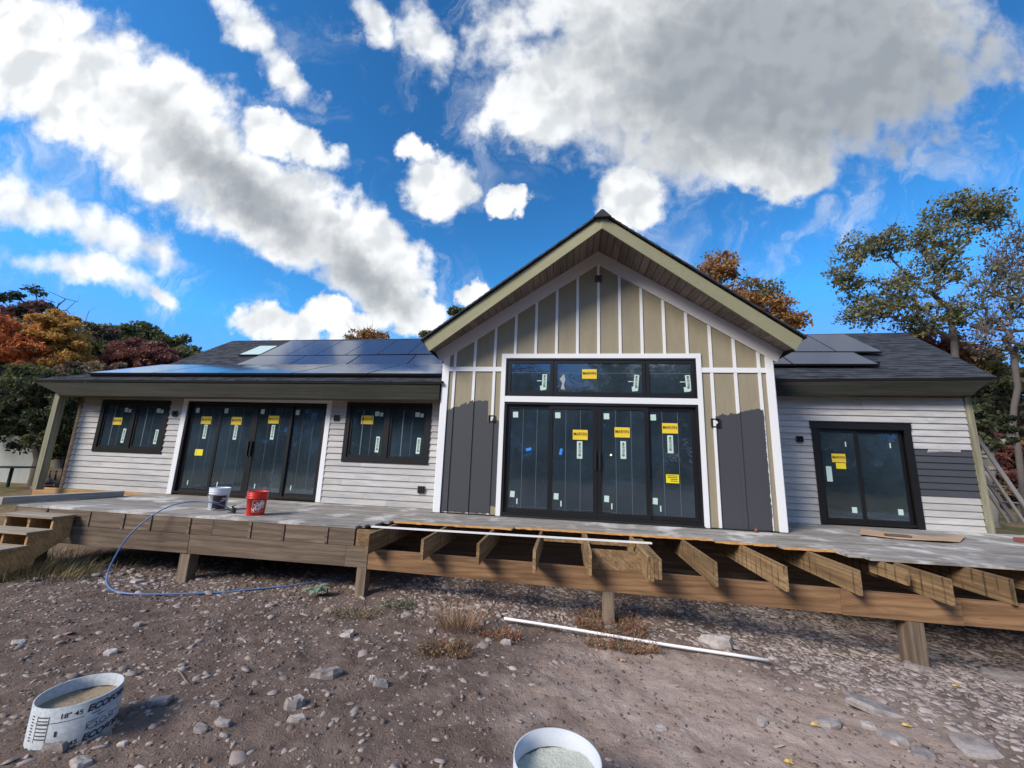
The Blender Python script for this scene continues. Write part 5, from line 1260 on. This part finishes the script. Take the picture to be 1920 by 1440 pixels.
# left side
tree('dark_oak', 'tall dark brownish oak at the upper left behind the orange maple', foot(-60, 17), [lobe(10,590,17,75,55,3,'dark'), lobe(60,610,17,50,38,2,'wine'), lobe(-60,620,17,90,80,3,'dark'), lobe(30,640,17,100,50,2,'brown')], 150, 120, 'dark', .15, .35, 1, cr=.75, twigs=60)
tree('bare_tree', 'bare grey tree whose twigs rise above the orange maple', foot(100, 20), [lobe(100,590,20,45,38,1,'brown')], 60, 0, 'brown', .1, .16, 2, twigs=120)
tree('orange_maple', 'fiery orange red maple at the far left', foot(0, 12), [lobe(20,640,12,60,38,3,'orange'), lobe(-60,650,12,70,50,3,'orange'), lobe(45,665,12,45,30,2,'orange')], 150, 190, 'orange', .11, .25, 3, cr=.55)
tree('golden_maple', 'golden orange maple between the red maple and the dark trees', foot(110, 13), [lobe(105,625,13,42,34,3,'gold'), lobe(118,665,13,42,38,3,'gold'), lobe(80,660,13,30,25,1,'orange'), lobe(130,690,13,40,20,1,'gold')], 150, 190, 'gold', .11, .22, 4, cr=.5)
tree('pine_tree', 'dark green conifer like tree spreading low over the shed', foot(70, 5.5), [lobe(20,720,5.5,75,38,3,'green'), lobe(100,735,5.5,60,40,3,'dark'), lobe(60,790,5.5,80,45,4,'dark'), lobe(140,790,5.5,35,70,3,'dark'), lobe(120,830,5.5,40,40,2,'green'), lobe(-30,760,5.5,60,70,3,'dark'), lobe(170,730,5.5,40,22,1,'brown')], 260, 120, 'dark', .075, .20, 5, cr=.38, trunk_top=P3(75,760,5.5))
tree('grey_green_tree', 'thin grey green tree left of the round green one', foot(165, 19), [lobe(165,650,19,38,42,3,'dark'), lobe(175,625,19,32,18,1,'brown'), lobe(195,670,19,40,40,3,'green')], 90, 130, 'dark', .14, .22, 6, cr=.6)
tree('round_green_tree', 'green round topped tree beyond the left end of the roof', foot(290, 26), [lobe(250,635,26,58,28,3,'green'), lobe(300,655,26,60,30,3,'green'), lobe(345,672,26,35,22,2,'oak'), lobe(210,640,26,30,22,2,'green')], 150, 120, 'green', .19, .4, 7, cr=.85)
tree('wine_red_tree', 'wine red bushy tree in front of the round green tree', foot(270, 15), [lobe(262,670,15,48,32,3,'wine'), lobe(305,680,15,38,26,3,'wine'), lobe(230,690,15,35,25,1,'wine')], 120, 170, 'wine', .11, .22, 8, cr=.5)
tree('understorey_shrub', 'brown green shrubs filling the gap below the left roof edge', foot(190, 11), [lobe(200,705,11,60,22,2,'brown'), lobe(120,700,11,50,20,2,'brown'), lobe(160,760,11,40,60,3,'dark')], 110, 130, 'brown', .09, .15, 9, cr=.4)
# behind the roof
tree('pinkish_tree', 'top of a sparse pinkish brown tree above the solar panels', foot(685, 15), [lobe(685,634,15,50,14,1,'rust')], 60, 30, 'rust', .09, .15, 10, cr=.30, twigs=120)
tree('leafy_treetop', 'dark green leaves poking over the left slope of the gable', foot(865, 16), [lobe(862,585,16,18,14,2,'green'), lobe(800,628,16,14,8,1,'green'), lobe(880,605,16,20,20,1,'green')], 26, 110, 'green', .10, .15, 11, cr=.35, twigs=20)
tree('rusty_oak', 'orange brown oak above the right slope of the gable', foot(1390, 16), [lobe(1350,508,16,38,26,3,'rust'), lobe(1380,560,16,60,32,2,'rust'), lobe(1440,575,16,45,28,2,'rust'), lobe(1475,600,16,35,18,2,'rust'), lobe(1420,545,16,40,20,1,'oak')], 170, 42, 'rust', .11, .14, 12, cr=.6, twigs=400, trunk_top=P3(1400,600,16))
# right side
tree('spreading_oak', 'large sparse oak spreading over the right end of the roof', foot(1845, 13), [lobe(1600,470,13,32,34,2,'oak'), lobe(1655,458,13,42,26,3,'oak'), lobe(1585,520,13,34,26,2,'oak'), lobe(1650,560,13,60,38,4,'oak'), lobe(1710,530,13,40,40,2,'oak'), lobe(1620,592,13,44,18,1.5,'oak'), lobe(1780,395,13,50,30,3.5,'oak'), lobe(1760,440,13,58,34,3.5,'oak'), lobe(1855,398,13,40,28,3,'oak'), lobe(1765,500,13,34,45,3,'oak'), lobe(1740,600,13,60,35,2.5,'oak'), lobe(1800,590,13,40,40,2,'green')], 520, 24, 'oak', .088, .135, 13, cr=.50, twigs=600, trunk_top=P3(1785,600,13), bark=m_bark)
tree('thin_branched_tree', 'thinly leaved tree with many dark upright branches at the right edge', foot(1915, 11), [lobe(1870,560,11,38,70,3,'oak'), lobe(1900,480,11,35,60,3,'brown'), lobe(1935,540,11,45,110,4,'oak'), lobe(1860,640,11,40,40,2,'brown')], 260, 13, 'oak', .075, .10, 14, cr=.42, twigs=800, trunk_top=P3(1900,660,11))
tree('red_leaved_tree', 'dark red leaved tree just above the right slope of the roof', foot(1760, 15), [lobe(1730,640,15,45,20,2,'wine'), lobe(1780,660,15,45,28,3,'wine'), lobe(1800,690,15,50,30,3,'rust'), lobe(1840,690,15,40,30,2,'oak')], 95, 80, 'wine', .10, .2, 15, cr=.45, twigs=100)
tree('tall_forest_tree', 'greenish brown forest tree behind the ladder', foot(1880, 18), [lobe(1860,740,18,70,45,3,'oak'), lobe(1900,800,18,60,60,3,'brown'), lobe(1850,830,18,50,70,3,'brown'), lobe(1950,700,18,60,90,3,'green'), lobe(1930,870,18,50,60,2,'brown')], 230, 110, 'brown', .13, .17, 16, cr=.65, twigs=100)
tree('brown_undergrowth', 'reddish brown bushes behind the ladder at the right edge', foot(1900, 15, 930), [lobe(1900,900,15,60,45,3,'brown'), lobe(1860,860,15,40,60,2,'wine'), lobe(1960,880,15,60,60,3,'rust'), lobe(1850,920,15,40,25,2,'brown')], 150, 110, 'brown', .09, .1, 17, cr=.45, twigs=100, cat='bush')
c = foot(1856, 8.5, 960); tree('pale_trunk_tree', 'tree with a thick pale trunk right beside the house corner', c, [lobe(1860,800,8.5,28,40,1,'dark')], 14, 110, 'oak', .09, .17, 18, cr=.3, bark=m_bark2, trunk_top=P3(1858,840,8.5))
# far woods closing the horizon on both sides and behind the photographer
def woods(name, pts, n, hgt, cols, label, seed, ls=.3):
    r = np.random.RandomState(seed); V = []; pts = np.array(pts, float); seg = np.linalg.norm(np.diff(pts, axis=0), axis=1); cum = np.concatenate([[0], np.cumsum(seg)])
    s = r.rand(n)*cum[-1]; i = np.clip(np.searchsorted(cum, s)-1, 0, len(seg)-1); t = (s-cum[i])/seg[i]; b = pts[i]+(pts[i+1]-pts[i])*t[:, None]; b += r.normal(0, 1.6, b.shape)
    top = hgt*(.72+.28*np.sin(s*.55+seed)*np.sin(s*.21+1)+.1*np.sin(s*1.7)); z = top*(1-r.rand(n)**1.5*.98)
    ctr = np.stack([b[:, 0], b[:, 1], terr(b[:, 0], b[:, 1])+z], 1); q = np.round(ctr/1.3)*1.3+r.normal(0, .38, ctr.shape); ctr = np.where(r.rand(n)[:, None] < .75, q, ctr)
    u = r.normal(size=(n, 3)); u /= np.linalg.norm(u, axis=1)[:, None]; v = np.cross(u, r.normal(size=(n, 3))); v /= np.linalg.norm(v, axis=1)[:, None]; sz = (ls*r.uniform(.5, 1.3, n))[:, None]
    VV = np.stack([ctr-u*sz, ctr+v*sz*.6, ctr+u*sz, ctr-v*sz*.6], 1).reshape(-1, 3); FF = np.arange(n*4).reshape(-1, 4)
    mi = (np.floor(s/5+r.rand(n)*1.2).astype(int)) % len(cols)
    return tag(link(name, fast_mesh(name, VV, FF, [L[k] for k in cols], mi)), label, 'woods', kind='stuff')
woods('far_woods', [(-60, 8), (-45, 30), (-20, 42), (10, 45), (35, 38), (48, 20), (50, 0)], 60000, 7.5, ['dark', 'brown', 'green', 'rust', 'oak'], 'distant autumn woods closing the view behind the house and shed', 1, .42)
woods('far_woods', [(-45, -5), (-34, -30), (-14, -36), (8, -34), (28, -28), (40, -6)], 52000, 13.0, ['dark', 'oak', 'green', 'brown'], 'line of trees behind the photographer, seen only as a reflection in the window glass', 2, .42)
